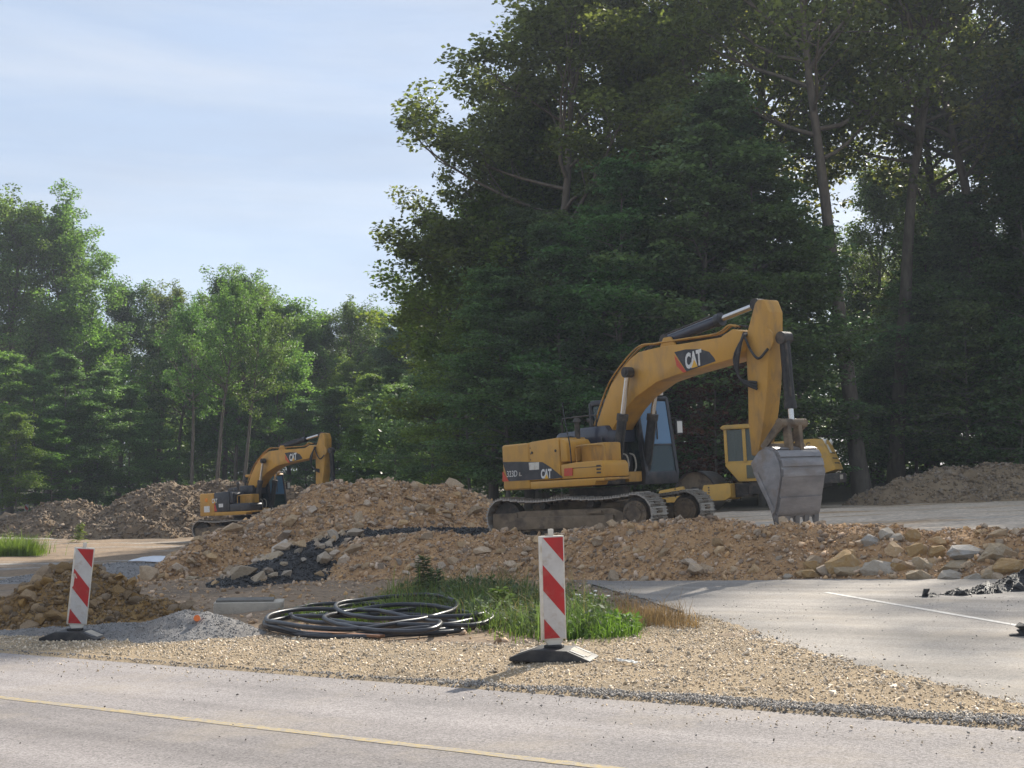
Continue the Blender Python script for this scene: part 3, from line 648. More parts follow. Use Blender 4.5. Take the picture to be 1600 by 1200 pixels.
boom_px = [(921, 717), (926, 700), (933, 660), (945, 627), (954, 602), (972, 575), (985, 560), (997, 550), (1026, 543), (1071, 536), (1125, 527), (1135, 520), (1144, 514), (1156, 517), (1162, 530), (1160, 548), (1151, 559), (1102, 573), (1057, 586), (1026, 597), (994, 620), (976, 640), (961, 664), (947, 690), (936, 712)]
BOOM = [U(*p, -BY) for p in boom_px]
DECAL = [U(*z3(*p), -BY) for p in [(683, 490), (760, 471), (860, 468), (925, 488), (960, 530), (970, 553), (768, 625)]]
REDW = [U(*z3(*p), -BY) for p in [(684, 512), (767, 627), (745, 632), (700, 585)]]
LOGO = [U(*z3(*p), -BY) for p in [(764, 612), (878, 578), (757, 500)]]
stick_px = [(1179, 474), (1184, 468), (1194, 468), (1201, 487), (1201, 519), (1200, 555), (1199, 602), (1195, 642), (1188, 690), (1184, 712), (1174, 712), (1169, 660), (1168, 600), (1165, 546), (1168, 516)]
STICK = [U(*p, -SY) for p in stick_px]
buck_px = [(1174, 724), (1186, 706), (1199, 702), (1210, 706), (1217, 722), (1220, 742), (1218, 760), (1215, 780), (1212, 800)]      # near side, hinge -> round the back -> lip
BUCK = [U(*p, -KY) for p in buck_px]; LIP = U(1209, 806, -KY); MOUTH = [U(*p, -KY) for p in [(1199, 782), (1190, 764), (1180, 742)]]
XR = U(782, 740, -1.3)[0]; XS = U(827, 710, -1.32)[0]; XH = U(874, 700, -1.32)[0]; XT = U(943, 735, -1.32)[0]
def zz_(px, py): return U(px, py, -1.32)[1]
PANEL = [U(*p, -1.325) for p in [(786, 722), (812, 721.5), (848, 722), (862, 731), (880, 746), (866, 748), (795, 752)]]
PRED = [U(*p, -1.325) for p in [(786, 737), (796, 752), (786, 752.5)]]
TX323 = [U(*p, -1.325) for p in [(793, 745.5), (809, 744.5), (793, 736)]]
TXL = [U(*p, -1.325) for p in [(812, 744), (816, 743.6), (812, 738)]]
TXCAT = [U(*p, -1.325) for p in [(846, 748), (862.5, 747.3), (846, 733)]]
STK = [U(*p, -1.325) for p in [(827, 723), (843, 722), (843, 733.5), (828, 734.5)]]
RST = [U(*p, -1.325) for p in [(882, 732), (895, 731), (895, 743), (882, 744)]]

def text_me(s, off=.02):
    cu = bpy.data.curves.new('txt', 'FONT'); cu.body = s; cu.size = 1; cu.offset = off; cu.extrude = .002; cu.resolution_u = 3
    o = bpy.data.objects.new('txt', cu); COL.objects.link(o); bpy.context.view_layer.update()
    me = bpy.data.meshes.new_from_object(o.evaluated_get(bpy.context.evaluated_depsgraph_get())); bpy.data.objects.remove(o); return me
def letters(name, s, corners, yp, mat, parent, rot, off=.045, out=-1):
    me = text_me(s, off); V = np.array([v.co[:] for v in me.vertices]); lo, hi = V.min(0), V.max(0)
    BLc, BRc, TLc = [np.array(c) for c in corners]; u = (V[:, 0]-lo[0])/(hi[0]-lo[0]); v = (V[:, 1]-lo[1])/(hi[1]-lo[1])
    q = BLc + u[:, None]*(BRc-BLc) + v[:, None]*(TLc-BLc)
    for i, vt in enumerate(me.vertices): vt.co = (q[i, 0], yp+out*(V[i, 2]-lo[2]), q[i, 1])
    me.materials.clear(); return link(name, me, mat, parent, None, rot)
def tri_on(name, corners, yp, parent, rot, u0=.36, u1=.74, h=.45):
    BLc, BRc, TLc = [np.array(c) for c in corners]; f = lambda u, v: BLc+u*(BRc-BLc)+v*(TLc-BLc)
    return prism(name, [f(u0, -.02), f(u1, -.02), f((u0+u1)/2, h)], yp-.006, yp, m_tri, parent, 0, rot)

def shoe_path(n, half=1.62, r=.40, zc=.46):
    # closed loop: bottom run, front arc, sagging top run, rear arc
    segs = []
    Lb = 2*half; La = math.pi*r; tot = 2*Lb+2*La; out = []
    for k in range(n):
        s = tot*k/n
        if s < Lb: x = -half+s; z = zc-r; a = 0
        elif s < Lb+La: t = (s-Lb)/r; x = half+r*math.sin(t); z = zc-r*math.cos(t); a = -t
        elif s < 2*Lb+La:
            q = (s-Lb-La)/Lb; x = half-Lb*q; z = zc+r-.05*abs(math.sin(2*math.pi*q))-.03*math.sin(math.pi*q); a = math.pi
        else: t = (s-2*Lb-La)/r; x = -half-r*math.sin(t); z = zc+r*math.cos(t); a = math.pi-t
        out.append((x, z, a))
    return out

def make_excavator(name, label, variant):
    root = empty(name); tag(root, label, 'excavator', 'tracked excavators on the site')
    up = (0, 0, SWING)
    lowy, lowd = (m_yel, m_blk)
    # --- undercarriage
    shoe = bm_mesh(add_bm(add_bm(box_bm(-.095, .095, -.34, .34, -.02, .012, .004), box_bm(-.075, -.055, -.34, .34, -.055, -.02)), add_bm(box_bm(.0, .02, -.34, .34, -.05, -.02), box_bm(.06, .08, -.34, .34, -.045, -.02))), 'track_shoe')
    shoe.materials.append(m_shoe)
    for sgn in (-1, 1):
        yc = sgn*1.19
        bm = bmesh.new()
        for (x, z, a) in shoe_path(62): add_bm(bm, box_bm(x-.07, x+.07, yc-.11, yc+.11, z+.0, z+.075) if abs(a) < .1 else cyl_bm((x, yc-.11, z), (x, yc+.11, z), .055, n=8))
        tr = link('track', bm_mesh(bm, 'track_chain'), m_track, root)
        for (x, z, a) in shoe_path(46):
            o = link('track_shoe', shoe, None, tr); o.location = (x, yc, z); o.rotation_euler = (0, a, 0)
        o_ = sgn*.25                                    # outer face offset
        fr = prism('track_frame', [(-1.75, .22), (-1.35, .14), (1.05, .14), (1.3, .28), (1.3, .5), (1.05, .6), (-1.2, .6), (-1.75, .5)], yc-.2, yc+.2, m_frame, root, .02)
        box('side_beam', -1.35, 1.1, yc+sgn*.2, yc+sgn*.27, .2, .46, m_frame, fr, .015)
        box('guide_guard', -1.95, -1.3, yc-.24, yc+sgn*.0+.24, .16, .56, m_frame, fr, .03)
        box('step_bar', .45, .85, yc+sgn*.27, yc+sgn*.31, .50, .56, m_frame, fr, .01)
        bm = bmesh.new()
        for k in range(8): cyl_bm((-1.25+.33*k, yc-.2, .12), (-1.25+.33*k, yc+.2, .12), .085, n=12, bm=bm)
        link('bottom_rollers', bm_mesh(bm, 'r', True), m_dark, fr)
        for x in (-.7, .5): cyl('carrier_roller', (x, yc-.14, .7), (x, yc+.18, .7), .075, m_dark, fr)
        cyl('idler', (-1.62, yc-.12, .46), (-1.62, yc+.12, .46), .34, m_dark, root, n=28)
        sp = cyl('sprocket', (1.62, yc-.16, .46), (1.62, yc+.16, .46), .35, m_dark, root, n=28)
        hub = cyl('final_drive', (1.62, yc-.3*1, .46), (1.62, yc+.3, .46), .27, m_frame, sp, n=28, r1=.27)
        bm = bmesh.new()
        for k in range(18):
            t = 2*math.pi*k/18; x = 1.62+.225*math.cos(t); z = .46+.225*math.sin(t); cyl_bm((x, yc-.32, z), (x, yc+.32, z), .02, n=6, bm=bm)
        link('hub_bolts', bm_mesh(bm, 'b', True), m_track, sp)
        cyl('hub_cap', (1.62, yc-.335, .46), (1.62, yc+.335, .46), .16, m_frame, sp, n=20)
    bm = add_bm(box_bm(-.85, .85, -.8, .8, .5, .82, .06), box_bm(-1.1, -.6, -1.1, 1.1, .42, .72, .05)); add_bm(bm, box_bm(.6, 1.1, -1.1, 1.1, .42, .72, .05))
    link('car_body', bm_mesh(bm, 'car_body', True), m_frame, root)
    cyl('swing_ring', (0, 0, .8), (0, 0, 1.04), .68, m_dark, root, n=36)
    # --- upper deck
    ztop = zz_(850, 688); zbot = zz_(860, 763); zsk = zz_(860, 750); ztool = zz_(915, 721)
    box('main_frame', XS-.2, 1.0, -.95, .95, zbot+.02, zsk+.1, m_dark, root, .03, up)
    box('boom_bracket', -.25, .62, -.46, .46, zsk+.1, zsk+.75, m_dark, root, .05, up)
    # counterweight: plan outline with a rounded tail, extruded upwards
    tail = [(XS-.012, -1.33), (XR+.18, -1.33), (XR+.05, -1.26), (XR-.02, -1.1)] + [(XR-.02-.22*(1-(y/1.1)**2), y) for y in np.linspace(-.9, .9, 9)] + [(XR-.02, 1.1), (XR+.05, 1.26), (XR+.18, 1.33), (XS-.012, 1.33)]
    def plan(pts, za, zb, b):
        n_ = bmesh.new(); A = [n_.verts.new((x, y, za)) for x, y in pts]; B = [n_.verts.new((x, y, zb)) for x, y in pts]
        n_.faces.new(A[::-1]); n_.faces.new(B)
        for i in range(len(pts)):
            j = (i+1) % len(pts); n_.faces.new((A[i], A[j], B[j], B[i]))
        bmesh.ops.recalc_face_normals(n_, faces=n_.faces); bev(n_, b, 3); return n_
    cw = link('counterweight', bm_mesh(plan(tail, zbot, ztop-.02, .07), 'cw', True), m_yel, root, None, up)
    # engine side cover (near side) and far side housing
    ep = [(XS+.012, zsk), (XS+.012, ztop-.01), (XH-.05, ztop+.03), (XH, ztop-.02), (XH, ztool+.01), (XH, zsk)]
    ec = prism('engine_cover', ep, -1.33, -.55, m_yel if variant == 0 else m_blk, root, .06, up)
    prism('front_cover', [(XH+.012, ztool+.02), (XH+.012, ztop), (XH+.16, ztop-.02), (XH+.24, ztop-.12), (XH+.26, ztool+.02)], -1.32, -.62, m_yel if variant == 0 else m_blk, ec, .05, (0, 0, 0))
    box('far_housing', XS+.01, .1, .35, 1.32, zsk, ztop+.02, m_yel2 if variant == 0 else m_blk, root, .06, up)
    tb = prism('tool_box', [(XH+.015, zsk), (XH+.015, ztool-.03), (XH+.5, ztool), (XT-.08, ztool), (XT, ztool-.08), (XT, zsk)], -1.32, -.62, m_yel if variant == 0 else m_blk, root, .04, up)
    bm = bmesh.new()
    for k in range(3): add_bm(bm, box_bm(XT-.22, XT-.08, -1.326, -1.3, zsk+.08+.07*k, zsk+.115+.07*k))
    link('vent_slots', bm_mesh(bm, 'v'), m_dark, tb)
    box('door_seam', XH+.3, XT-.05, -1.3235, -1.30, ztool-.13, ztool-.118, m_dark, tb, 0)
    prism('side_skirt', [(XS+.012, zbot), (XS+.012, zsk-.012), (XT+.02, zsk-.012), (XT+.02, zbot+.1), (XT-.25, zbot+.1), (XT-.3, zbot+.02)], -1.335, -.98, m_yel, root, .03, up)
    box('step_plate', XT+.02, XT+.22, -1.32, -.8, zsk-.06, zsk-.015, m_yel2, root, .01, up)
    # hood with dark shine, exhaust, rails
    hp = []
    hz = ztop+.02
    hood = prism('hood', [(XS-.15, hz-.15), (XS-.15, hz+.1), (XS-.02, hz+.17), (XS+.6, hz+.19), (XS+.75, hz+.24), (XH+.5, hz+.24), (XH+.6, hz+.12), (XH+.6, hz-.15)], -.45, .9, m_hood if variant == 0 else m_blk, root, .07, up)
    bm = bmesh.new()
    for k in range(5): add_bm(bm, box_bm(XS+.0, XS+.45, -.5-.006, -.45, hz-.09+.035*k, hz-.07+.035*k))
    link('hood_grille', bm_mesh(bm, 'g'), m_dark, hood)
    ex = tube('exhaust_pipe', spline([(XS+.35, .25, hz+.1), (XS+.35, .25, hz+.32), (XS+.33, .25, hz+.4), (XS+.22, .25, hz+.44)], 16), .055, m_dark, root, 12, up)
    cyl('air_intake', (XH-.06, -.75, ztop-.02), (XH-.06, -.75, ztop+.36), .06, m_dark, root, n=14, rot=up)
    cyl('intake_cap', (XH-.06, -.75, ztop+.36), (XH-.06, -.75, ztop+.46), .1, m_dark, root, r1=.05, n=14, rot=up)
    # grab rail loops and the aerial
    tube('aerial', spline([(XH+.35, -1.28, zsk+.05), (XH+.33, -1.29, ztool+.35), (XH+.18, -1.25, ztop+.25), (XH+.02, -1.2, ztop+.78)], 24), .014, m_rubber, root, 6, up)
    tube('aerial', [(XH+.02, -.4, ztop), (XH+.0, -.4, ztop+.75)], .011, m_rubber, root, 6, up)
    tube('grab_rail', spline([(XH+.3, -1.1, ztool), (XH+.3, -1.1, ztool+.28), (XH+.42, -1.1, ztool+.34), (XT-.35, -1.1, ztool+.34), (XT-.22, -1.1, ztool+.28), (XT-.2, -1.1, ztool)], 30), .022, m_yel2, root, 8, up)
    box('fuel_tank', XH+.3, XT-.3, -.98, -.55, ztool-.03, ztop-.14, m_yel2, root, .04, up)
    for y in (-.42, .8): tube('hand_rail', spline([(XS+.1, y, hz+.12), (XS+.1, y, hz+.42), (XS+.2, y, hz+.48), (XH+.1, y, hz+.48), (XH+.2, y, hz+.42), (XH+.2, y, hz+.2)], 24), .016, m_dark, hood, 6)
    bm = bmesh.new()
    for k in range(6): cyl_bm((XS+.06, -1.338, zsk+.08+.13*k), (XS+.06, -1.32, zsk+.08+.13*k), .013, n=6, bm=bm)
    for x in (XS+.12, XH-.12): cyl_bm((x, -1.345, ztop-.25), (x, -1.32, ztop-.25), .03, n=10, bm=bm)
    link('cover_bolts', bm_mesh(bm, 'bolts'), m_dark, ec)
    # --- side panel artwork
    if variant == 0:
        for (nm, pts, mt, t0) in (('black_side_panel', PANEL, m_blk, .004), ('red_wedge', PRED, m_redst, .007), ('white_plate', STK, m_white, .008), ('warning_sticker', RST, m_redst, .004)):
            prism(nm, pts, -1.333-t0, -1.325, mt, ec, 0, (0, 0, 0))
        letters('lettering', '323D', TX323, -1.338, m_txt, ec, None, .0); letters('lettering', 'L', TXL, -1.338, m_conc, ec, None)
        letters('lettering', 'CAT', TXCAT, -1.338, m_txt, ec, None); tri_on('yellow_triangle', TXCAT, -1.342, ec, None)
    else:
        c = np.array(TXCAT); dz = np.array((-.55, .36)); cor = [tuple(q+dz) for q in c]
        letters('lettering', 'CAT', cor, -1.338, m_txt, ec, None); tri_on('yellow_triangle', cor, -1.342, ec, None)
        x0 = XS+.25
        prism('white_plate', [(x0+.1, zsk+.2), (x0+.4, zsk+.2), (x0+.4, zsk+.36), (x0+.1, zsk+.36)], -1.337, -1.325, m_txt, ec, 0)
        prism('white_plate', [(XR+.45, zsk+.0), (XR+.85, zsk+.0), (XR+.85, zsk+.28), (XR+.45, zsk+.28)], -1.345, -1.325, m_txt, cw, 0)
        cyl('reflector', (XR+.62, -1.345, ztop-.32), (XR+.62, -1.33, ztop-.32), .09, m_amber, cw)
        prism('red_wedge', [(XS+.02, zsk+.03), (XS+.22, zsk+.03), (XS+.02, zsk+.5)], -1.337, -1.325, m_redst, ec, 0)
    # --- boom
    bo = prism('boom', BOOM, -BY, BY, m_yel, root, .03, up)
    bmx = prism_bm(DECAL, -BY-.004, -BY+.01); link('black_boom_decal', bm_mesh(bmx), m_blk, bo)
    prism('red_stripe', REDW, -BY-.007, -BY+.01, m_redst, bo, 0)
    letters('lettering', 'CAT', LOGO, -BY-.006, m_txt, bo, None); tri_on('yellow_triangle', LOGO, -BY-.0105, bo, None)
    for k in (8, 10):                                       # weld seams
        pass
    pinc = U(988, 582, -BY); bbase = U(963, 738, -BY-.12)
    foot = U(930, 708, -BY)
    cyl('boom_foot_pin', (foot[0], -BY-.12, foot[1]), (foot[0], BY+.12, foot[1]), .1, m_dark, bo, n=18)
    for sg in (-1, 1):
        y = sg*(BY+.13); a = Vector((bbase[0], y, bbase[1])); b = Vector((pinc[0], y, pinc[1])); m = a+(b-a)*.55
        ba = cyl('boom_cylinder', a, m, .105, m_rubber, root, n=18, rot=up)
        cyl('cylinder_head', m-(b-a)*.03, m+(b-a)*.035, .125, m_dark, ba, n=18); cyl('piston_rod', m, b, .055, m_chrome, ba, n=14)
        cyl('rod_eye', b-Vector((0, .09, 0)), b+Vector((0, .09, 0)), .115, m_dark, ba, n=16)
        tube('hydraulic_pipe', [a+(m-a)*.1+Vector((.12, 0, .02)), a+(m-a)*.5+Vector((.125, 0, .0)), m-(m-a)*.06+Vector((.11, 0, 0))], .022, m_dark, ba, 6)
    cyl('boom_pin', (pinc[0], -BY-.24, pinc[1]), (pinc[0], BY+.24, pinc[1]), .06, m_dark, bo)
    # pipes along the boom top
    top = [U(*p, -BY+.12) for p in [(930, 668), (944, 624), (960, 590), (996, 547), (1026, 540), (1071, 533), (1120, 525), (1140, 512), (1152, 514)]]
    for yy in (-.2, -.1, .1, .2): tube('hydraulic_pipe', spline([(q[0], yy, q[1]+.045) for q in top], 50), .02, m_yel2 if yy < 0 else m_dark, bo, 6)
    # hoses from boom nose to stick
    for j, (dx, sag) in enumerate(((0, 0), (.06, .12), (.12, .22))):
        h0 = U(1158, 520, -BY); h1 = U(1150, 560, -BY-.05); h2 = U(1160, 592, -SY-.12); h3 = U(1183, 598, -SY-.05)
        tube('hydraulic_hose', spline([(h0[0], -.22+.07*j, h0[1]), (h0[0]+.06, -.36, h0[1]-.15), (h1[0]+dx*.6, -.4, h1[1]-sag), (h2[0]+dx*.4, -.36, h2[1]-sag*.3), (h3[0], -.26, h3[1]-.06*j)], 30), .028, m_rubber, bo, 8)
    hq = U(1163, 525, -SY-.1); hr = U(1186, 560, -SY-.08); hs_ = U(1200, 545, -SY-.05)
    tube('hydraulic_hose', spline([(hq[0], -.3, hq[1]), (hq[0]+.15, -.3, hq[1]-.3), (hr[0], -.29, hr[1]), (hs_[0], -.25, hs_[1])], 26), .026, m_rubber, bo, 8)
    # hose bundle at boom foot
    f0 = U(931, 660, -BY)
    for j in range(3): tube('hydraulic_hose', spline([(f0[0]+.05-.03*j, -.2+.1*j, f0[1]-.05), (f0[0]-.12, -.24+.1*j, f0[1]-.35), (f0[0]-.2-.05*j, -.28+.08*j, f0[1]-.75), (f0[0]-.35, -.3, f0[1]-.8), (f0[0]-.5, -.35, f0[1]-.65)], 26), .03, m_rubber, bo, 8)
    # --- stick cylinder over the boom
    a = Vector((*[U(1043, 532, 0)[0]], 0, U(1043, 532, 0)[1])); b = Vector((U(1184, 476, 0)[0], 0, U(1184, 476, 0)[1])); m = a+(b-a)*.60
    sc = cyl('stick_cylinder', a, m, .115, m_hood if variant == 0 else m_blk, root, n=20, rot=up)
    cyl('cylinder_head', m-(b-a)*.03, m+(b-a)*.02, .135, m_blk, sc, n=20); cyl('piston_rod', m, b, .062, m_chrome, sc, n=16)
    cyl('rod_eye', b-Vector((0, .1, 0)), b+Vector((0, .1, 0)), .12, m_dark, sc, n=16)
    cyl('base_eye', a-Vector((0, .12, 0)), a+Vector((0, .12, 0)), .13, m_dark, sc, n=16)
    for yy in (-.11, .11): tube('hydraulic_pipe', [a+(m-a)*.06+Vector((0, yy, .1)), a+(m-a)*.9+Vector((0, yy, .1))], .02, m_dark, sc, 6)
    for yy in (-.2, .14): prism('cylinder_lug', [U(*p, yy) for p in [(1030, 545), (1036, 528), (1046, 526), (1056, 540)]], yy, yy+.06, m_yel, bo, .01)
    # --- stick
    st = prism('stick', STICK, -SY, SY, m_yel2, root, .03, up)
    for yy in (-SY-.0, SY-.05):                               # ears carrying the bucket cylinder
        prism('cylinder_ear', [U(*p, yy) for p in [(1199, 512), (1206, 520), (1208, 534), (1204, 545), (1198, 552)]], yy, yy+.05, m_yel2, st, .01)
    zt = [U(1202, 535, 0), U(1203, 655, 0)]
    fx = max(p[0] for p in STICK)
    a = Vector((fx+.17, 0, U(1201, 532, 0)[1])); b = Vector((fx+.22, 0, U(1205, 664, 0)[1])); m = a+(b-a)*.82
    bc = cyl('bucket_cylinder', a, m, .1, m_rubber, root, n=18, rot=up); cyl('cylinder_head', m-(b-a)*.08, m+(b-a)*.01, .12, m_rubber, bc, n=18)
    cyl('piston_rod', m, b, .055, m_chrome, bc, n=14); cyl('base_eye', a-Vector((0, .12, 0)), a+Vector((0, .12, 0)), .12, m_dark, bc, n=16)
    tube('hydraulic_pipe', [a+Vector((.1, -.08, -.1)), m+Vector((.1, -.08, .2))], .022, m_dark, bc, 6)
    cyl('link_pin', b+Vector((0, -.36, 0)), b+Vector((0, .36, 0)), .085, m_frame, bc, n=16)
    # linkage: side links back to the stick, power link down to the bucket
    spv = U(1180, 700, -SY); bk1 = BUCK[1]
    for yy in (-.34, .28):
        q0 = Vector((spv[0]+.3, 0, spv[1]-.02)); q1 = Vector((b.x, 0, b.z)); n_ = (q1-q0).normalized(); w = Vector((-n_.z, 0, n_.x))*.085
        prism('side_link', [(q.x, q.z) for q in (q0-w*.7, q1-w, q1+n_*.1, q1+w, q0+w*.7)], yy, yy+.06, m_frame, st, .012)
    for yy in (-.2, .1):
        q0 = Vector((b.x, 0, b.z)); q1 = Vector((bk1[0]+.34, 0, bk1[1]-.05)); n_ = (q1-q0).normalized(); w = Vector((-n_.z, 0, n_.x))*.07
        prism('power_link', [(q.x, q.z) for q in (q0-w, q1-w, q1+w, q0+w)], yy, yy+.1, m_frame, st, .012)
    # --- bucket
    KB = [np.array(q) for q in BUCK]; lip = np.array(LIP); mouth = [np.array(q) for q in MOUTH]
    side = KB + [lip] + mouth
    bk = None
    for sg in (-1, 1):
        y0 = sg*KY; o = prism('side_plate', side, y0-.02, y0+.02, m_bucket, root if bk is None else bk, .006, up if bk is None else None)
        if bk is None: o.name = 'bucket'; bk = o
        prism('side_cutter', [mouth[2]+np.array((-.02, .05)), mouth[2]+np.array((.09, .05)), mouth[0]+np.array((.1, .0)), lip+np.array((.06, .1)), lip, mouth[0], mouth[1]], y0-.035, y0+.035, m_bucket, bk, .006)
    prof = np.array(spline([(q[0], q[1], 0) for q in KB[0:]]+[(lip[0], lip[1], 0)], 36))[:, :2]
    nrm = np.gradient(prof, axis=0); nrm /= np.linalg.norm(nrm, axis=1)[:, None]; nrm = np.c_[-nrm[:, 1], nrm[:, 0]]
    ctr = np.mean(side, axis=0); sgn = np.sign(((prof-ctr)*nrm).sum(1).mean()); nrm *= sgn
    def shell(i0, i1, t0, t1, ya, yb):
        if t0 > 0: prof_ = np.array(spline(np.c_[prof, np.zeros(36)], 36*4))[:, :2]; nr_ = np.repeat(nrm, 4, 0); A = slice(i0*4+1, i1*4-1); return prism_bm(list(prof_[A]+nr_[A]*t1)+list((prof_[A]+nr_[A]*t0)[::-1]), ya, yb)
        ring = list(prof[i0:i1]+nrm[i0:i1]*t1)+list((prof[i0:i1]+nrm[i0:i1]*t0)[::-1]); return prism_bm(ring, ya, yb)
    link('back_shell', bm_mesh(shell(0, 36, -.02, .02, -KY+.02, KY-.02), 's', True), m_bucket, bk)
    for (i0, i1) in ((6, 9), (9, 12), (12, 15), (15, 18), (18, 21), (27, 36)):
        link('wear_plate', bm_mesh(shell(i0, i1, .021, .048, -KY+.03, KY-.03), 's', True), m_bucket, bk)
    dn = np.array((.06, -1.)); dn /= np.linalg.norm(dn); w = np.array((-dn[1], dn[0]))
    prism('cutting_lip', [prof[-1]-dn*.12+w*.05, prof[-1]+dn*.06+w*.012, prof[-1]+dn*.06-w*.012, prof[-1]-dn*.12-w*.05], -KY, KY, m_bucket, bk, .004)
    for k in range(5):
        yk = -KY+.07+k*(2*KY-.14)/4
        prism('tooth', [prof[-1]-dn*.04+w*.06, prof[-1]+dn*.2+w*.012, prof[-1]+dn*.2-w*.012, prof[-1]-dn*.04-w*.06], yk-.065, yk+.065, m_tooth, bk, .012)
    for yy in (-.3, .26): prism('hinge_lug', [KB[0]+np.array((-.02, -.06)), KB[0]+np.array((-.02, .12)), KB[1]+np.array((.0, .15)), KB[2]+np.array((.1, .1)), KB[3]], yy, yy+.05, m_frame, bk, .01)
    # --- cab
    c0, c1 = .30, 1.30; xf0, xf1, xb = 1.22, .98, -.62; zf, zr = 1.06, 3.02
    if variant: zr = 2.9
    cb = prism('cab', [(xb, zf), (xf0-.04, zf), (xf0, zf+.22), (xf0-.01, zf+.28), (xb, zf+.28)], c0, c1, m_blk, root, .03, up)
    prism('cab_roof', [(xb, zr-.12), (xf1-.02, zr-.12), (xf1+.03, zr-.06), (xf1-.05, zr), (xb+.08, zr)], c0, c1, m_yel2 if variant else m_blk, cb, .03)
    def post(xa, za, xbb, zb, y, w=.06, nm='cab_post'):
        n_ = np.array((xbb-xa, zb-za)); n_ /= np.linalg.norm(n_); q = np.array((-n_[1], n_[0]))*w
        A = np.array((xa, za)); B = np.array((xbb, zb)); prism(nm, [A-q, B-q, B+q, A+q], y-.045, y+.045, m_blk, cb, .015)
    for y in (c0+.047, c1-.047):
        post(xf0-.05, zf+.2, xf1-.05, zr-.05, y); post(xb+.06, zf+.2, xb+.06, zr-.05, y); post(.15, zf+.2, .12, zr-.05, y, .04)
    def lx(z): return xf0 + (xf1-xf0)*(z-zf-.25)/(zr-zf-.25)
    zm = zf+.86
    def quad(nm, pts, mat, t=.012):
        n_ = bmesh.new(); vs = [n_.verts.new(p) for p in pts]; f = n_.faces.new(vs); r = bmesh.ops.extrude_face_region(n_, geom=[f])
        d = (Vector(pts[1])-Vector(pts[0])).cross(Vector(pts[2])-Vector(pts[0])).normalized()*t
        for v in r['geom']:
            if isinstance(v, bmesh.types.BMVert): v.co += d
        return link(nm, bm_mesh(n_), mat, cb)
    quad('windscreen', [(lx(zm)-.03, c0+.09, zm+.02), (lx(zm)-.03, c1-.09, zm+.02), (lx(zr-.14)-.03, c1-.09, zr-.13), (lx(zr-.14)-.03, c0+.09, zr-.13)], m_gblue)
    quad('lower_windscreen', [(lx(zf+.27)-.03, c0+.09, zf+.27), (lx(zf+.27)-.03, c1-.09, zf+.27), (lx(zm)-.03, c1-.09, zm-.02), (lx(zm)-.03, c0+.09, zm-.02)], m_glass)
    box('window_bar', lx(zm)-.05, lx(zm)-.01, c0+.08, c1-.08, zm-.02, zm+.02, m_blk, cb, .005)
    for y in (c0+.04, c1-.05):
        quad('side_window', [(.2, y, zf+.3), (lx(zf+.3)-.12, y, zf+.3), (lx(zr-.14)-.12, y, zr-.14), (.17, y, zr-.14)], m_glass)
        quad('side_window', [(xb+.12, y, zf+.9), (.1, y, zf+.9), (.08, y, zr-.14), (xb+.12, y, zr-.14)], m_glass)
        box('side_panel', xb+.1, .12, y-.01, y+.02, zf+.25, zf+.9, m_blk, cb, .005)
    box('rear_wall', xb+.01, xb+.05, c0+.05, c1-.05, zf+.2, zf+.95, m_blk, cb, .005)
    quad('rear_window', [(xb+.03, c0+.1, zf+.98), (xb+.03, c1-.1, zf+.98), (xb+.03, c1-.1, zr-.15), (xb+.03, c0+.1, zr-.15)], m_glass)
    bm = add_bm(box_bm(-.25, .3, c0+.25, c1-.25, zf+.55, zf+.72, .05), box_bm(-.36, -.22, c0+.27, c1-.27, zf+.68, zf+1.35, .05)); link('seat', bm_mesh(bm, 's', True), m_rubber, cb)
    for y in (c0+.22, c1-.22): cyl('control_lever', (.5, y, zf+.3), (.48, y, zf+.95), .02, m_dark, cb, n=8); box('console', -.2, .5, y-.08, y+.08, zf+.5, zf+.8, m_dark, cb, .03)
    box('wiper', lx(zm+.25)-.0, lx(zm+.25)+.02, (c0+c1)/2-.01, (c0+c1)/2+.01, zm+.12, zm+.75, m_dark, cb, 0)
    mi = tube('mirror_arm', [(xf1-.1, c1, zm+.55), (xf1+.05, c1+.12, zm+.6), (xf1+.05, c1+.2, zm+.55)], .015, m_dark, cb, 6)
    box('mirror', xf1+.02, xf1+.1, c1+.1, c1+.32, zm+.22, zm+.56, m_rubber, mi, .03)
    box('mirror_glass', xf1+.10, xf1+.105, c1+.14, c1+.29, zm+.26, zm+.52, m_lamp, mi, 0)
    for y in (c0+.25, c1-.2): box('work_lamp', xf1-.1, xf1+.0, y-.07, y+.07, zr+.005, zr+.1, m_white, cb, .02)
    # dark valve block with hanging hoses in front of the boom foot
    vb = box('valve_block', .55, .92, -.52, .22, zsk+.02, zsk+.5, m_dark, root, .04, up)
    for k in range(7):
        y = -.48+.105*k; tube('hydraulic_hose', spline([(.9, y, zsk+.5), (1.02, y+.02, zsk+.44), (1.03, y+.05*(-1)**k, zsk+.2), (.98, y-.03, zsk-.02)], 14), .02, m_rubber if k % 2 else m_conc, vb, 6)
    for k in range(5):
        y = -.5+.16*k; tube('hydraulic_hose', spline([(.7, y, zsk+.5), (.75, y, zsk+.8), (.6, y*.6, zsk+.95), (.35, y*.5, zsk+.9)], 14), .024, m_rubber, vb, 6)
    box('deck_step', .95, 1.12, -.1, .28, zbot+.06, zsk+.1, m_yel2, root, .02, up)
    return root

ex1 = make_excavator('excavator', 'large yellow tracked excavator lettered 323D, its grey bucket resting on the ground', 0)
ex1.matrix_world = EXM
ex2 = make_excavator('excavator', 'smaller yellow excavator with black engine side, half hidden behind the orange mound', 1)
E2 = at_depth(390, 800, 59); E2 = (E2.x, E2.y)
ex2.matrix_world = Matrix.Translation((E2[0], E2[1], float(ground_z(*E2)))) @ plane_rot(*E2, A_LOW+R(15))

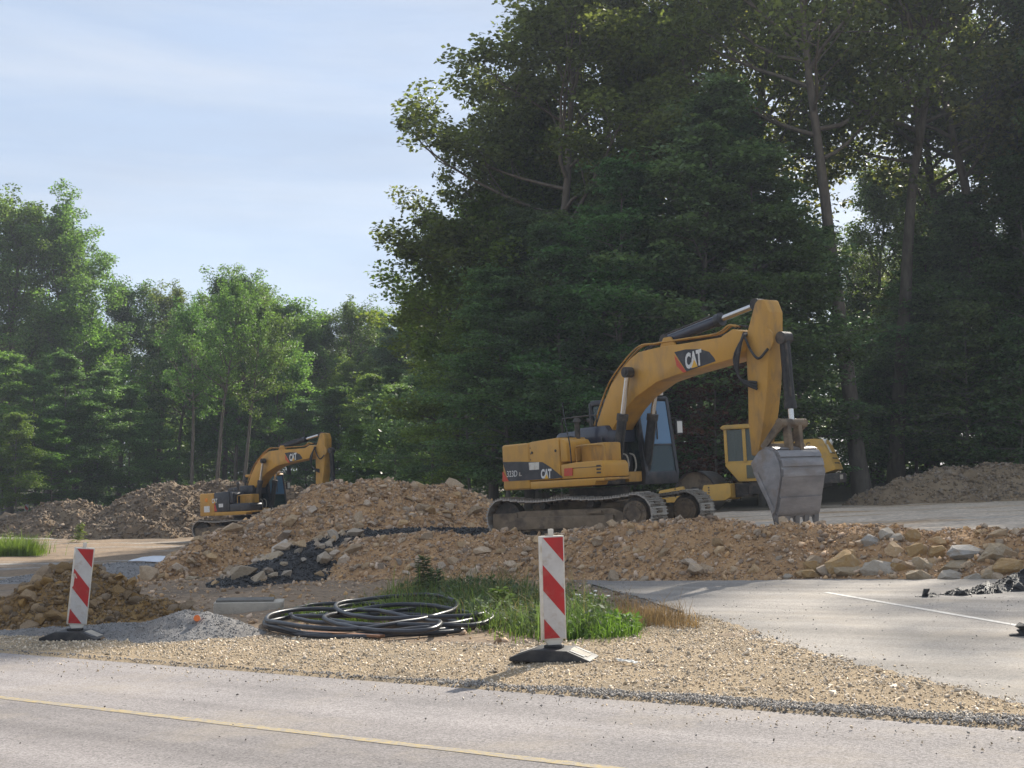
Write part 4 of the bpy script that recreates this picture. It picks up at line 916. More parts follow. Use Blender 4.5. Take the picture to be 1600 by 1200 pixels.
# ------------------------------------------------------------------ roller
ro = empty('road_roller'); tag(ro, 'yellow single drum road roller with cab parked behind the excavator bucket', 'roller')
RM = at_depth(1186, 780, 46)
RX = (RM.x, RM.y)
ro.matrix_world = Matrix.Translation((RX[0], RX[1], float(ground_z(*RX)))) @ plane_rot(*RX, R(158))
bmd = cyl_bm((2.05, -1.03, .76), (2.05, 1.03, .76), .75, n=56, cap=False); bmi = cyl_bm((2.05, -1.03, .76), (2.05, 1.03, .76), .71, n=56, cap=False); add_bm(bmd, bmi)
dr = link('drum', bm_mesh(bmd, 'drum', True), m_bucket, ro)
cyl('drum_plate', (2.05, -.72, .76), (2.05, .72, .76), .715, m_frame, dr, n=40)
# open drum ends: recessed dark disc, hub and spokes
for sg in (-1, 1):
    cyl('drum_hub', (2.05, sg*1.0, .76), (2.05, sg*1.14, .76), .18, m_dark, dr, n=20)
    yb = sg*1.12
    pts = [(.72, .55), (.95, .42), (3.1, .42), (3.42, .62), (3.3, .86), (2.42, .98), (2.33, .72), (2.22, .6), (2.05, .56), (1.88, .6), (1.77, .72), (1.68, .98), (.8, 1.02), (.72, .95)]
    fb = prism('drum_frame', pts, yb-.09, yb+.09, m_yroll, ro, .02)
    for x in (1.5, 2.72):
        for k in range(4): cyl('frame_bolt', (x, yb-.1, .62+.09*k), (x, yb+.1, .62+.09*k), .03, m_dark, fb, n=8)
box('front_beam', 3.02, 3.25, -1.03, 1.03, .5, .85, m_yroll, ro, .03); box('rear_beam', .72, .95, -1.03, 1.03, .5, 1.0, m_yroll, ro, .03)
box('drum_scraper', 2.86, 2.95, -.98, .98, .7, .82, m_dark, ro, .01)
box('articulation_joint', .1, .75, -.45, .45, .5, 1.0, m_dark, ro, .04)
prism('rear_frame', [(.2, .6), (.2, 1.15), (-2.4, 1.15), (-2.55, .75), (-1.4, .6)], -.62, .62, m_dark, ro, .03)
for sg in (-1, 1):
    ty = bmesh.new()
    prof = [(.78, .34), (.78, .42), (.74, .62), (.70, .75), (.45, .78), (.40, .70)]
    V = []; nseg = 40
    for k in range(nseg):
        t = 2*math.pi*k/nseg; V.append([ty.verts.new((-1.35+(r_+(.03 if (k % 2 and r_ > .65) else 0))*math.cos(t), sg*(w_+.22), .77+(r_+(.03 if (k % 2 and r_ > .65) else 0))*math.sin(t))) for r_, w_ in prof])
    for k in range(nseg):
        for j in range(len(prof)-1): ty.faces.new((V[k][j], V[k][j+1], V[(k+1) % nseg][j+1], V[(k+1) % nseg][j]))
    wh = link('wheel', bm_mesh(ty, 'tyre', True), m_rubber, ro)
    cyl('rim', (-1.35, sg*.6, .77), (-1.35, sg*.93, .77), .42, m_yroll, wh, n=24); cyl('hub', (-1.35, sg*.93, .77), (-1.35, sg*1.0, .77), .16, m_dark, wh)
    box('fender', -2.1, -.5, sg*.66-.3, sg*.66+.3, 1.56, 1.62, m_yroll, ro, .02)
hd = prism('engine_hood', [(-.55, 1.55), (-.55, 2.38), (-2.25, 2.42), (-2.52, 2.38), (-2.92, 1.32), (-2.5, 1.2), (-2.2, 1.55)], -.98, .98, m_yroll, ro, .05)
def hood_pt(f, out=0): # along the sloping tail
    return (-2.52-.4*f-out, 2.38-1.06*f)
box('rear_bumper', -3.0, -2.4, -.95, .95, .86, 1.2, m_dark, ro, .04); box('number_plate', -3.02, -3.0, .1, .75, .98, 1.14, m_conc, ro, 0)
for y in (-.75, .75):
    a = hood_pt(.08); cyl('tail_lamp', (a[0]+.04, y, a[1]), (a[0]-.06, y, a[1]), .1, m_lamp, hd, n=14)
for f0, f1, nm in ((.42, .46, 'grille_slot'), (.60, .64, 'grille_slot'), (.76, .80, 'grille_slot')):
    a = hood_pt(f0, .004); b = hood_pt(f1, .004); prism(nm, [(a[0], a[1]), (a[0]-.012, a[1]), (b[0]-.012, b[1]), (b[0], b[1])], -.55, .55, m_dark, hd, 0)
a = hood_pt(.16, .004); b = hood_pt(.44, .004); prism('white_plate', [(a[0], a[1]), (a[0]-.014, a[1]), (b[0]-.014, b[1]), (b[0], b[1])], .2, .62, m_white, hd, 0)
# lettering on the near side (local +y faces the camera, +x points left in the picture)
letters('lettering', 'BOMAG', [(-1.3, 2.1), (-2.1, 2.1), (-1.3, 2.3)], .982, m_dark, hd, None, .01, 1)
# cab
cbr = prism('roller_cab', [(-.5, 1.05), (.5, 1.05), (.95, 1.62), (.95, 1.72), (-.5, 1.72)], -.8, .8, m_yroll, ro, .03)
prism('cab_roof', [(-.62, 2.92), (1.0, 2.92), (1.06, 3.0), (.95, 3.08), (-.55, 3.08), (-.62, 3.02)], -.86, .86, m_yroll, cbr, .03)
for y in (-.76, .76):
    for (xa, xb_) in ((.84, .95), (.17, .29), (-.5, -.4)): box('cab_post', xa, xb_, y-.05, y+.05, 1.72, 2.93, m_yroll, cbr, .015)
    for (xa, xb_) in ((.29, .84), (-.4, .17)):
        box('side_window', xa, xb_, y-.012, y+.012, 1.76, 2.9, m_gfar, cbr, 0)
        box('door_rail', xa, xb_, y-.03, y+.03, 1.7, 1.78, m_yroll, cbr, .01)
    box('lower_window', -.35, .2, y-.052, y-.047 if y < 0 else y+.052, 1.15, 1.62, m_gfar, cbr, 0)
for x in (.9, -.46): box('end_window', x-.012, x+.012, -.7, .7, 1.76, 2.9, m_gfar, cbr, 0)
bm = add_bm(box_bm(-.2, .3, -.28, .28, 1.5, 1.85, .05), box_bm(-.3, -.16, -.26, .26, 1.8, 2.45, .05)); link('seat', bm_mesh(bm, 's', True), m_rubber, cbr)
cyl('steering_column', (.5, 0, 1.6), (.4, 0, 2.1), .04, m_dark, cbr)
bm = add_bm(box_bm(.15, .55, .82, .95, .6, .64), box_bm(.15, .55, .82, .95, .95, .99)); link('access_steps', bm_mesh(bm), m_dark, ro)
# ------------------------------------------------------------------ marker boards
def marker(name, px, py, lean, yaw, baseyaw, label, scale=1., scar=False):
    p = ground_at(px, py); z = float(gz(p.x, p.y)) if scale == 1 else p.z
    if 'leaning' in label: z = max(z, float(grit.z(np.array([p.x]), np.array([p.y-.1]))[0])-.01)
    root = empty(name, (p.x, p.y, z)); tag(root, label, 'marker board', 'red and white marker boards')
    # rubber foot
    pts = [(-.40, 0), (-.40, .035), (-.36, .05), (-.17, .12), (.17, .12), (.36, .05), (.40, .035), (.40, 0)]
    n_ = prism_bm(pts, -.2, .2, .012)
    fo = link('rubber_foot', bm_mesh(n_, 'foot', True), m_rubber, root, None, (0, 0, baseyaw))
    for sx in (-1, 1):
        for (ya, yb) in ((-.16, -.1), (.1, .16)): prism('foot_slot', [(sx*.19, .1165), (sx*.33, .067), (sx*.33, .0695), (sx*.19, .119)], ya, yb, m_blk, fo, 0)
        prism('foot_pad', [(sx*.18, .1185), (sx*.35, .0555), (sx*.35, .0595), (sx*.18, .1225)], -.085, .085, m_conc, fo, 0)
    box('foot_socket', -.09, .09, -.06, .06, .118, .15, m_rubber, fo, .012)
    up = Matrix.Rotation(lean, 4, 'Y') @ Matrix.Rotation(yaw, 4, 'Z')
    def P(nm, n_, mat, par):
        o = link(nm, bm_mesh(n_, nm, True), mat, par)
        if par is root: o.matrix_local = up
        return o
    bd = P('board', prism_bm([(-.125, .2), (.125, .2), (.125, 1.2), (-.125, 1.2)], -.03, .03, .008), m_white, root)
    P('board_foot', prism_bm([(-.03, .1), (.05, .1), (.095, .2), (-.095, .2)], -.02, .02, .004), m_white, bd)
    P('top_stub', prism_bm([(-.025, 1.2), (.02, 1.2), (.02, 1.265), (-.025, 1.265)], -.02, .02, .004), m_white, bd)
    y0 = -.0305; x0, x1, za, zb = -.108, .11, .215, 1.185
    P('white_foil', prism_bm([(x0, za), (x1, za), (x1, zb), (x0, zb)], y0-.002, y0), m_wfoil, bd)
    def clip(poly):                      # cut a stripe to the foil rectangle
        def cut(ps, f, ip):
            out = []
            for i in range(len(ps)):
                a, b = ps[i-1], ps[i]; fa, fb = f(a), f(b)
                if fa*fb < 0: t = fa/(fa-fb); out.append((a[0]+(b[0]-a[0])*t, a[1]+(b[1]-a[1])*t))
                if fb >= 0: out.append(b)
            return out
        for f in (lambda p: p[0]-x0, lambda p: x1-p[0], lambda p: p[1]-za, lambda p: zb-p[1]): poly = cut(poly, f, 0)
        return poly
    h = (x1-x0)*1.0; per = .52
    for k in range(-1, 4):
        zs = zb+.26-.26*.0 - per*k; st = [(x0, zs+.0), (x1, zs-h), (x1, zs-h-per*.5), (x0, zs-per*.5)]
        st = [(x0, zs), (x1, zs-.25), (x1, zs-.25-.25), (x0, zs-.25)]
        q = clip(st)
        if len(q) > 2: P('red_stripe', prism_bm(q, y0-.0045, y0-.0022), m_red, bd)
    if scar: P('scratch', prism_bm([(x0, .86), (x0+.02, .86), (x0+.05, .80), (x0+.035, .80), (x0+.018, .84), (x0+.012, .7), (x0-.0, .68)], y0-.0065, y0-.0047), m_white, bd)
    root.scale = (scale,)*3
    return root
marker('marker_board', 866, 1036, R(-1.4), R(20), R(-16), 'upright red and white striped marker board on a rubber foot beside the grass')
marker('marker_board', 117, 1000, R(5.0), R(24), R(-9), 'leaning red and white striped marker board on a rubber foot before the clay heap', scar=True)
mk = marker('marker_board', 41, 822, 0, R(10), 0, 'tiny distant red and white marker board at the end of the brown soil mound', scale=1.001)
p = at_depth(41, 815, 88); mk.location = (p.x, p.y, float(ground_z(p.x, p.y)) if float(ground_z(p.x, p.y)) > p.z-.6 else p.z-.3)
mk.location.z = float(ground_z(p.x, p.y))

# ------------------------------------------------------------------ coil of black pipe
cc_ = ground_at(590, 983); pc = empty('pipe_coil', cc_); tag(pc, 'loose coil of black plastic pipe lying on the earth beside the grass', 'pipe coil')
rnd = random.Random(3)
m_pipe = M('pipe_plastic', (.022, .024, .03), (.035, .037, .045), 3, .38, .0, c3=(.1, .09, .08), s3=2, t3=(.58, .8))
def loops(nt_, rx, ry, ox, oy, sd, zl, a0=0.):
    pts = []; r_ = random.Random(sd); drift = [(r_.uniform(-.16, .16), r_.uniform(-.12, .12), r_.uniform(.86, 1.04)) for _ in range(nt_+2)]
    for k in range(nt_*36+18):
        f = k/36; i = int(f); t = f-i; d0, d1 = drift[i], drift[i+1]; m = [d0[q]+(d1[q]-d0[q])*t for q in range(3)]
        a = 2*math.pi*f+a0; x = ox+m[0]+rx*m[2]*math.cos(a); y = oy+m[1]+ry*m[2]*math.sin(a)
        z = .035 + zl*i*.017 + .03*abs(math.sin(a*1.5+i)) * (1 if i else .2) + .10*max(0, math.sin(a-.6))*(i/nt_)
        pts.append((x, y, z + float(ground_z(cc_.x+x, cc_.y+y))-cc_.z))
    return np.array(pts)
LP = [(593, 978, 180, 23, .0), (566, 982, 150, 18, .01), (622, 973, 112, 19, .05), (604, 972, 150, 18, .03), (640, 984, 134, 17, .06), (524, 984, 108, 14, .05), (628, 969, 104, 14, .09), (690, 976, 80, 14, .06)]
pts = []
for k in range((len(LP)-1)*44):
    f = k/44; i = int(f); t = sstep(.55, 1., f-i); q = [LP[i][m]+(LP[i+1][m]-LP[i][m])*float(t) for m in range(5)]
    a = 2*math.pi*(f-i)+.9; w3 = on_plane(q[0]+q[2]*math.cos(a), q[1]-q[3]*math.sin(a)*(1+.12*math.sin(2*a+i)))
    pts.append((w3.x-cc_.x, w3.y-cc_.y, float(ground_z(w3.x, w3.y))-cc_.z+.035+q[4]*(1+.6*math.sin(a))+.012*i+.025*math.sin(1.7*a+2*i)**2))
tube('pipe', spline(pts, len(pts)*2), .03, m_pipe, pc, 9)
for (pa, dz) in (([(470, 968), (540, 957), (610, 956), (650, 961)], .05), ([(452, 975), (560, 972), (650, 962), (706, 952)], .12), ([(600, 1001), (690, 993), (745, 979), (728, 963)], .06)):
    q = []
    for (px, py) in pa: w3 = on_plane(px, py); q.append((w3.x-cc_.x, w3.y-cc_.y, float(ground_z(w3.x, w3.y))-cc_.z+dz))
    tube('pipe', spline(q, 30), .03, m_pipe, pc, 9)
p = ground_at(362, 986); tag(tube('pipe_end', [(p.x-.1, p.y+.05, p.z+.05), (p.x+.3, p.y-.05, p.z+.03)], .035, m_pipe), 'grey black pipe stub sticking out of the grit pile', 'pipe')
# ------------------------------------------------------------------ board, slab, sheet, cap, litter
a = ground_at(478, 996); b = ground_at(597, 1003); d = b-a; L_ = d.length
pk = link('wooden_board', bm_mesh(box_bm(0, L_, -.05, .05, 0, .03, .004), 'board'), m_wood); pk.location = a+Vector((0, 0, .05)); pk.rotation_euler = (0, -math.asin((b.z-a.z)/L_), math.atan2(d.y, d.x))
tag(pk, 'reddish brown wooden board lying along the front of the pipe coil', 'board')
p = ground_at(388, 957); sl_ = empty('concrete_slab', p, (0, 0, R(8))); tag(sl_, 'pale concrete block with a thin dark slab on top between grit pile and grass', 'concrete block')
box('concrete_block', -.53, .53, .0, .55, -.05, .15, m_conc, sl_, .012)
link('top_slab', bm_mesh(box_bm(-.5, .38, .08, .5, .15, .185, .008), 'slab'), M('dark_slab', (.2, .185, .16), (.15, .14, .125), 8, .9, .2), sl_)
p = ground_at(255, 892)
shm = []
xs_ = np.linspace(-.65, .6, 14); ys_ = np.linspace(-.45, .6, 10); Xs, Ys = np.meshgrid(xs_, ys_); zt_ = .12+.05*fbm(Xs*2+5, Ys*2, 3)
hz_ = gr2.z(p.x+Xs.ravel(), p.y+Ys.ravel()).reshape(Xs.shape)
zz2 = np.maximum(hz_, ground_z(p.x+Xs, p.y+Ys))+.05+.03*fbm(Xs*2+5, Ys*2, 3)+.2*(Ys+.45)
i = np.arange(Xs.size).reshape(Xs.shape); Fq = np.stack([i[:-1, :-1], i[:-1, 1:], i[1:, 1:], i[1:, :-1]], -1).reshape(-1, 4)
V = np.stack([p.x+Xs+.35*Ys, p.y+Ys, zz2], -1).reshape(-1, 3)
n_ = len(V); V2 = np.vstack([V, V-np.array((0, 0, .012))]); rim = list(i[0, :])+list(i[1:, -1])+list(i[-1, -2::-1])+list(i[-2:0:-1, 0])
Fs_ = np.vstack([Fq, Fq[:, ::-1]+n_, np.array([(rim[k], rim[k-1], rim[k-1]+n_, rim[k]+n_) for k in range(len(rim))])])
tag(link('plastic_sheet', fastmesh('plastic_sheet', V2, Fs_, True), M('white_sheet', (.72, .74, .78), (.62, .65, .7), 4, .4)), 'white plastic sheet lying on the grey crushed stone left of the orange mound', 'sheet')
p = heap_hit(grit, 308, 969); ca = empty('orange_cap', p); tag(ca, 'small orange plastic pipe cap on top of the grey grit pile', 'pipe cap')
m_or = M('orange_plastic', (.72, .17, .03), None, rough=.45)
cyl('cap_body', (0, .03, .01), (.01, -.05, .03), .034, m_or, ca, n=20); cyl('cap_rim', (.01, -.05, .03), (.012, -.065, .034), .04, m_or, ca, n=20)
m_lit = M('litter_white', (.7, .68, .62), (.6, .57, .5), 9, .6)
for (px, py, s_, nm) in ((985, 1043, .07, 'flat scrap of white litter on the tan gravel beside the upright marker foot'), (968, 1040, .045, 'crumpled white scrap next to the flat litter on the tan gravel')):
    p = ground_at(px, py); n_ = bmesh.new(); bmesh.ops.create_grid(n_, x_segments=5, y_segments=4, size=s_)
    for v in n_.verts: v.co.z = random.uniform(0, .022); v.co.y *= .5
    r_ = bmesh.ops.extrude_face_region(n_, geom=list(n_.faces))
    for v in r_['geom']:
        if isinstance(v, bmesh.types.BMVert): v.co.z += .005
    o = link('litter_scrap', bm_mesh(n_, 'scrap'), m_lit); o.location = (p.x, p.y, float(gz(p.x, p.y))+.02); o.rotation_euler = (.1, .05, random.uniform(-.3, .3)); tag(o, nm, 'litter')
# loose stones that stand alone
for (px, py, w, h, kind, nm) in ((957, 998, 24, 12, 2, 'grey stone half sunk at the front edge of the green grass'), (425, 936, 16, 14, 1, 'small ochre stone beside the concrete block'), (254, 906, 44, 14, 1, 'flat ochre rock on bare earth in front of the crushed stone'), (300, 905, 26, 12, 0, 'pale tan rock at the left toe of the orange mound')):
    p = ground_at(px, py); sc = p.y/FOC; o = link('loose_rock', boulder_mesh(900+int(px), m_bt[kind])); o.location = p; o.scale = (w*sc*.5, w*sc*.42, h*sc*.7); o.rotation_euler = (0, 0, random.uniform(-.4, .4)); tag(o, nm, 'rock')
# asphalt lump at the edge of the side road
p = ground_at(1594, 1004); q = empty('asphalt_chunks', p); tag(q, 'small stack of broken black asphalt chunks standing alone on the side road', 'asphalt lump')
for k, (dx, dy, dz, s_) in enumerate(((0, 0, .06, .1), (.07, .05, .08, .11), (.03, .0, .17, .085), (.12, -.03, .05, .08), (.1, .04, .2, .07))):
    o = link('asphalt_lump', big_hull_mesh(700+k, m_tarc), None, q); o.location = (dx, dy, dz); o.scale = (s_, s_*.9, s_*.62); o.rotation_euler = (.2*k, .1, k)

# ------------------------------------------------------------------ grass and weeds
def blades(name, P, h, w, lean, mat, seed, parent=None):       # P (n,3) roots; every blade two quads, bent
    rng = np.random.default_rng(seed); n = len(P); a = rng.uniform(0, 6.28, n); b = a+math.pi/2+rng.normal(0, .3, n)
    d = np.stack([np.cos(b), np.sin(b), 0*b], -1); s_ = np.stack([np.cos(a), np.sin(a), 0*a], -1)*w[:, None]
    up = np.array((0, 0, 1.)); l = lean*rng.uniform(.2, 1.6, n)
    m = P + up*(h*.55)[:, None] + d*(h*l*.25)[:, None]; t = P + up*(h*(1-.25*l))[:, None] + d*(h*l)[:, None]
    V = np.stack([P-s_, P+s_, m+s_*.75, m-s_*.75, t+s_*.08, t-s_*.08], 1).reshape(-1, 3)
    i = np.arange(n)[:, None]*6; F = np.concatenate([i+np.array([[0, 1, 2, 3]]), i+np.array([[3, 2, 4, 5]])], 0)
    return link(name, fastmesh(name, V, F), mat, parent)
def leafmat(name, c, tr, rv=.35, w=.4, rough=.6):
    m = bpy.data.materials.new(name); m.use_nodes = True; n = m.node_tree.nodes; L = m.node_tree.links; b = n['Principled BSDF']
    g = n.new('ShaderNodeNewGeometry'); oi = n.new('ShaderNodeObjectInfo')
    mulc = n.new('ShaderNodeMix'); mulc.data_type = 'RGBA'; mulc.blend_type = 'MULTIPLY'; mulc.inputs[0].default_value = 1; mulc.inputs[6].default_value = (*c, 1); L.new(oi.outputs['Color'], mulc.inputs[7])
    h = n.new('ShaderNodeHueSaturation'); v = n.new('ShaderNodeMapRange'); v.inputs[3].default_value = 1-rv; v.inputs[4].default_value = 1+rv
    L.new(g.outputs['Random Per Island'], v.inputs[0]); L.new(v.outputs[0], h.inputs['Value'])
    hu = n.new('ShaderNodeMapRange'); hu.inputs[3].default_value = .475; hu.inputs[4].default_value = .52; L.new(oi.outputs['Random'], hu.inputs[0]); L.new(hu.outputs[0], h.inputs['Hue'])
    L.new(mulc.outputs[2], h.inputs['Color']); L.new(h.outputs[0], b.inputs['Base Color']); b.inputs['Roughness'].default_value = rough; b.inputs['Specular IOR Level'].default_value = .3
    h2 = n.new('ShaderNodeHueSaturation'); mul2 = n.new('ShaderNodeMix'); mul2.data_type = 'RGBA'; mul2.blend_type = 'MULTIPLY'; mul2.inputs[0].default_value = 1; mul2.inputs[6].default_value = (*tr, 1); L.new(oi.outputs['Color'], mul2.inputs[7]); L.new(mul2.outputs[2], h2.inputs['Color']); L.new(v.outputs[0], h2.inputs['Value']); L.new(hu.outputs[0], h2.inputs['Hue'])
    t = n.new('ShaderNodeBsdfTranslucent'); L.new(h2.outputs[0], t.inputs[0])
    mxs = n.new('ShaderNodeMixShader'); mxs.inputs[0].default_value = w; L.new(b.outputs[0], mxs.inputs[1]); L.new(t.outputs[0], mxs.inputs[2]); L.new(mxs.outputs[0], n['Material Output'].inputs[0])
    return m
m_grass = leafmat('grass_green', (.095, .14, .045), (.17, .25, .05), .55); m_grass2 = leafmat('grass_lime', (.12, .19, .03), (.22, .34, .04)); m_dry = leafmat('grass_dry', (.28, .2, .085), (.35, .25, .1))
m_weed = leafmat('weed_green', (.09, .13, .06), (.14, .2, .06), .5); m_flow = M('flower_white', (.75, .74, .68), None, rough=.7)
rng = np.random.default_rng(17)
def scatter_poly(poly, n, seed):
    r_ = np.random.default_rng(seed); Pw = on_ground_poly(poly); out = []
    while sum(map(len, out)) < n:
        q = np.stack([r_.uniform(Pw[:, 0].min(), Pw[:, 0].max(), 4*n), r_.uniform(Pw[:, 1].min(), Pw[:, 1].max(), 4*n)], -1)
        out.append(q[in_poly(Pw, q[:, 0]+.15*fbm(q[:, 0]*2, q[:, 1]*2, 1), q[:, 1]+.2*fbm(q[:, 0]*2, q[:, 1]*2, 2))])
    q = np.vstack(out)[:n]; return np.c_[q, ground_z(q[:, 0], q[:, 1])-.01]
def patch(poly, n, hm, mat, seed, name, label, w=.006, lean=.5, clump=1.4, kind='stuff'):
    P = scatter_poly(poly, n, seed); r_ = np.random.default_rng(seed+1)
    h = hm*np.exp(r_.normal(0, .35, n))*(.55+.9*vnoise(P[:, 0]*clump, P[:, 1]*clump, seed))
    o = blades(name, P, h, w*r_.uniform(.6, 1.4, n), lean, mat, seed); tag(o, label, 'grass', kind=kind); return o
def leafy(poly, n, hm, mat, seed, name, label, lsz=.05):
    P = scatter_poly(poly, n, seed); r = np.random.default_rng(seed); cl = vnoise(P[:, 0]*2.1, P[:, 1]*2.1, seed); P[:, 2] += hm*r.random(n)*(.2+1.2*cl)
    a = r.uniform(0, 6.28, n); el = r.normal(.25, .4, n); d = np.stack([np.cos(a)*np.cos(el), np.sin(a)*np.cos(el), np.sin(el)], -1)
    nn = np.array((0, 0, 1.))+r.normal(0, .4, (n, 3)); s_ = np.cross(d, nn); s_ /= np.linalg.norm(s_, axis=1)[:, None]; l = lsz*r.uniform(.5, 1.6, n)[:, None]*(.5+cl[:, None])
    V = np.stack([P, P+d*l*.5+s_*l*.32, P+d*l, P+d*l*.5-s_*l*.32], 1).reshape(-1, 3)
    tag(link(name, fastmesh(name, V, np.arange(n*4).reshape(-1, 4)), mat), label, 'ground cover', kind='stuff')
leafy([(590, 958), (640, 935), (760, 930), (860, 935), (930, 955), (960, 980), (930, 998), (860, 1000), (790, 988), (700, 966)], 9000, .3, m_weed, 31, 'ground_cover', 'leafy green ground cover mixed into the grass patch behind the marker')
leafy([(870, 985), (910, 972), (960, 972), (1000, 988), (990, 997), (940, 1002), (880, 1002)], 2500, .2, m_grass2, 32, 'lime_ground_cover', 'bright leafy ground cover in the lime green tuft', .045)
leafy([(430, 965), (560, 950), (640, 945), (600, 970), (500, 975)], 1500, .08, m_grass2, 33, 'sparse_ground_cover', 'sparse low ground cover on the earth behind the pipe coil', .04)
patch([(585, 962), (620, 940), (680, 930), (760, 928), (840, 932), (905, 945), (945, 965), (960, 985), (930, 1000), (860, 1002), (790, 990), (700, 968)], 7000, .24, m_grass, 21, 'grass', 'dense green grass patch behind the upright marker board')
patch([(860, 985), (900, 972), (960, 972), (1002, 988), (995, 998), (940, 1003), (880, 1003)], 2600, .17, m_grass2, 22, 'lime_grass', 'bright lime green grass tuft at the gravel edge beside the upright marker')
patch([(440, 968), (540, 955), (600, 945), (640, 950), (600, 968), (520, 972)], 2200, .14, m_grass2, 23, 'thin_grass', 'thin yellowish green grass behind the pipe coil')
patch([(960, 950), (1010, 955), (1060, 968), (1095, 985), (1060, 988), (1010, 978), (960, 970)], 1500, .17, m_dry, 24, 'dry_grass', 'dry straw coloured grass along the corner of the side road', w=.004)
patch([(560, 950), (640, 925), (700, 920), (640, 945)], 900, .25, m_dry, 25, 'yellowed_grass', 'yellowed grass stalks at the toe of the earth bank', w=.004)
patch([(540, 968), (590, 935), (700, 915), (850, 922), (960, 945), (1030, 975), (1010, 1000), (930, 1010), (820, 1008), (680, 980)], 1500, .16, m_grass2, 27, 'stray_grass', 'stray grass tufts thinning out around the green patch')
patch([(590, 955), (660, 930), (800, 926), (900, 940), (960, 975), (900, 998), (760, 980)], 900, .38, m_dry, 28, 'straw_stalks', 'dry straw stalks standing among the green grass patch', w=.0035)
def far_patch(x0, x1, py, D, n, hm, mat, seed, name, label):
    r_ = np.random.default_rng(seed); x = np.where(r_.random(n) < .7, r_.uniform(x0, x1-15, n), x1-25+r_.normal(0, 16, n)); D_ = D+r_.uniform(-1.5, 1.5, n); X_ = (x-800)/FOC*D_
    P = np.c_[X_, D_, ground_z(X_, D_)]; h = hm*np.exp(r_.normal(0, .3, n)); tag(blades(name, P, h, .012*np.ones(n), .5, mat, seed), label, 'grass', kind='stuff')
far_patch(-40, 66, 840, 50, 5000, .5, m_grass2, 26, 'meadow_grass', 'tall yellow green meadow grass at the foot of the brown soil mound')
# broad-leaved weeds: each plant a thing with stem, leaves and flower heads
def weed(px, py, h, nleaf, mat, label, flowers=0, spread=.12, group=None, name='weed_plant', lsz=.09):
    p = ground_at(px, py); r_ = random.Random(int(px*7+py)); root = empty(name, p); tag(root, label, 'weed', group)
    top = (r_.uniform(-.05, .05), r_.uniform(-.05, .05), h); st = spline([(0, 0, -.02), (top[0]*.3+.01, top[1]*.4, h*.5), top], 10)
    tube('stem', st, np.linspace(.008, .003, 10), mat, root, 5)
    Vl = []; Fl = []
    for k in range(nleaf):
        f = r_.uniform(.08, 1); b = Vector(st[min(9, int(f*9))]); a = r_.uniform(0, 6.28); el = r_.uniform(-.1, .7); d = Vector((math.cos(a)*math.cos(el), math.sin(a)*math.cos(el), math.sin(el))); s_ = d.cross(Vector((0, 0, 1))).normalized()
        l = lsz*r_.uniform(.6, 1.3)*(1.2-.5*f); b = b + d*spread*r_.random()*(1-f*.6); w_ = l*.28; i = len(Vl)
        Vl += [b, b+d*l*.45+s_*w_, b+d*l-Vector((0, 0, l*.25)), b+d*l*.45-s_*w_]; Fl.append((i, i+1, i+2, i+3))
    link('leaves', fastmesh('leaves', np.array([v[:] for v in Vl]), np.array(Fl)), mat, root)
    for k in range(flowers):
        a = r_.uniform(0, 6.28); q = Vector((math.cos(a)*spread*.8, math.sin(a)*spread*.8, h*r_.uniform(.85, 1.1))); n_ = bmesh.new(); bmesh.ops.create_icosphere(n_, subdivisions=1, radius=.028)
        for v in n_.verts: v.co.z *= .5; v.co *= r_.uniform(.8, 1.2)
        o = link('flower_head', bm_mesh(n_), m_flow, root); o.location = q
        tube('stem', [(0, 0, h*.4), q*.6+Vector((0, 0, h*.2)), q], .003, mat, root, 4)
weed(661, 945, .78, 560, m_weed, 'tall grey green weed rising in front of the earth bank beside the pipe coil', 0, .17, lsz=.11)
weed(678, 950, .6, 320, m_weed, 'shorter grey green weed next to the tall one', 0, .16, lsz=.11)
weed(785, 965, .42, 120, m_grass2, 'broad leaved weed in the middle of the grass', 0, .14, lsz=.16)
weed(915, 962, .3, 60, m_grass, 'flowering weed with white heads right of the upright marker', 5, .18)
weed(940, 968, .32, 60, m_grass, 'white flowering weed near the corner of the side road', 4, .16)
weed(890, 965, .26, 50, m_grass, 'small white flowered weed hidden beside the upright marker board', 3, .12)
weed(123, 848, .9, 160, m_grass2, 'single green weed growing at the toe of the brown soil mound', 0, .3, lsz=.2)
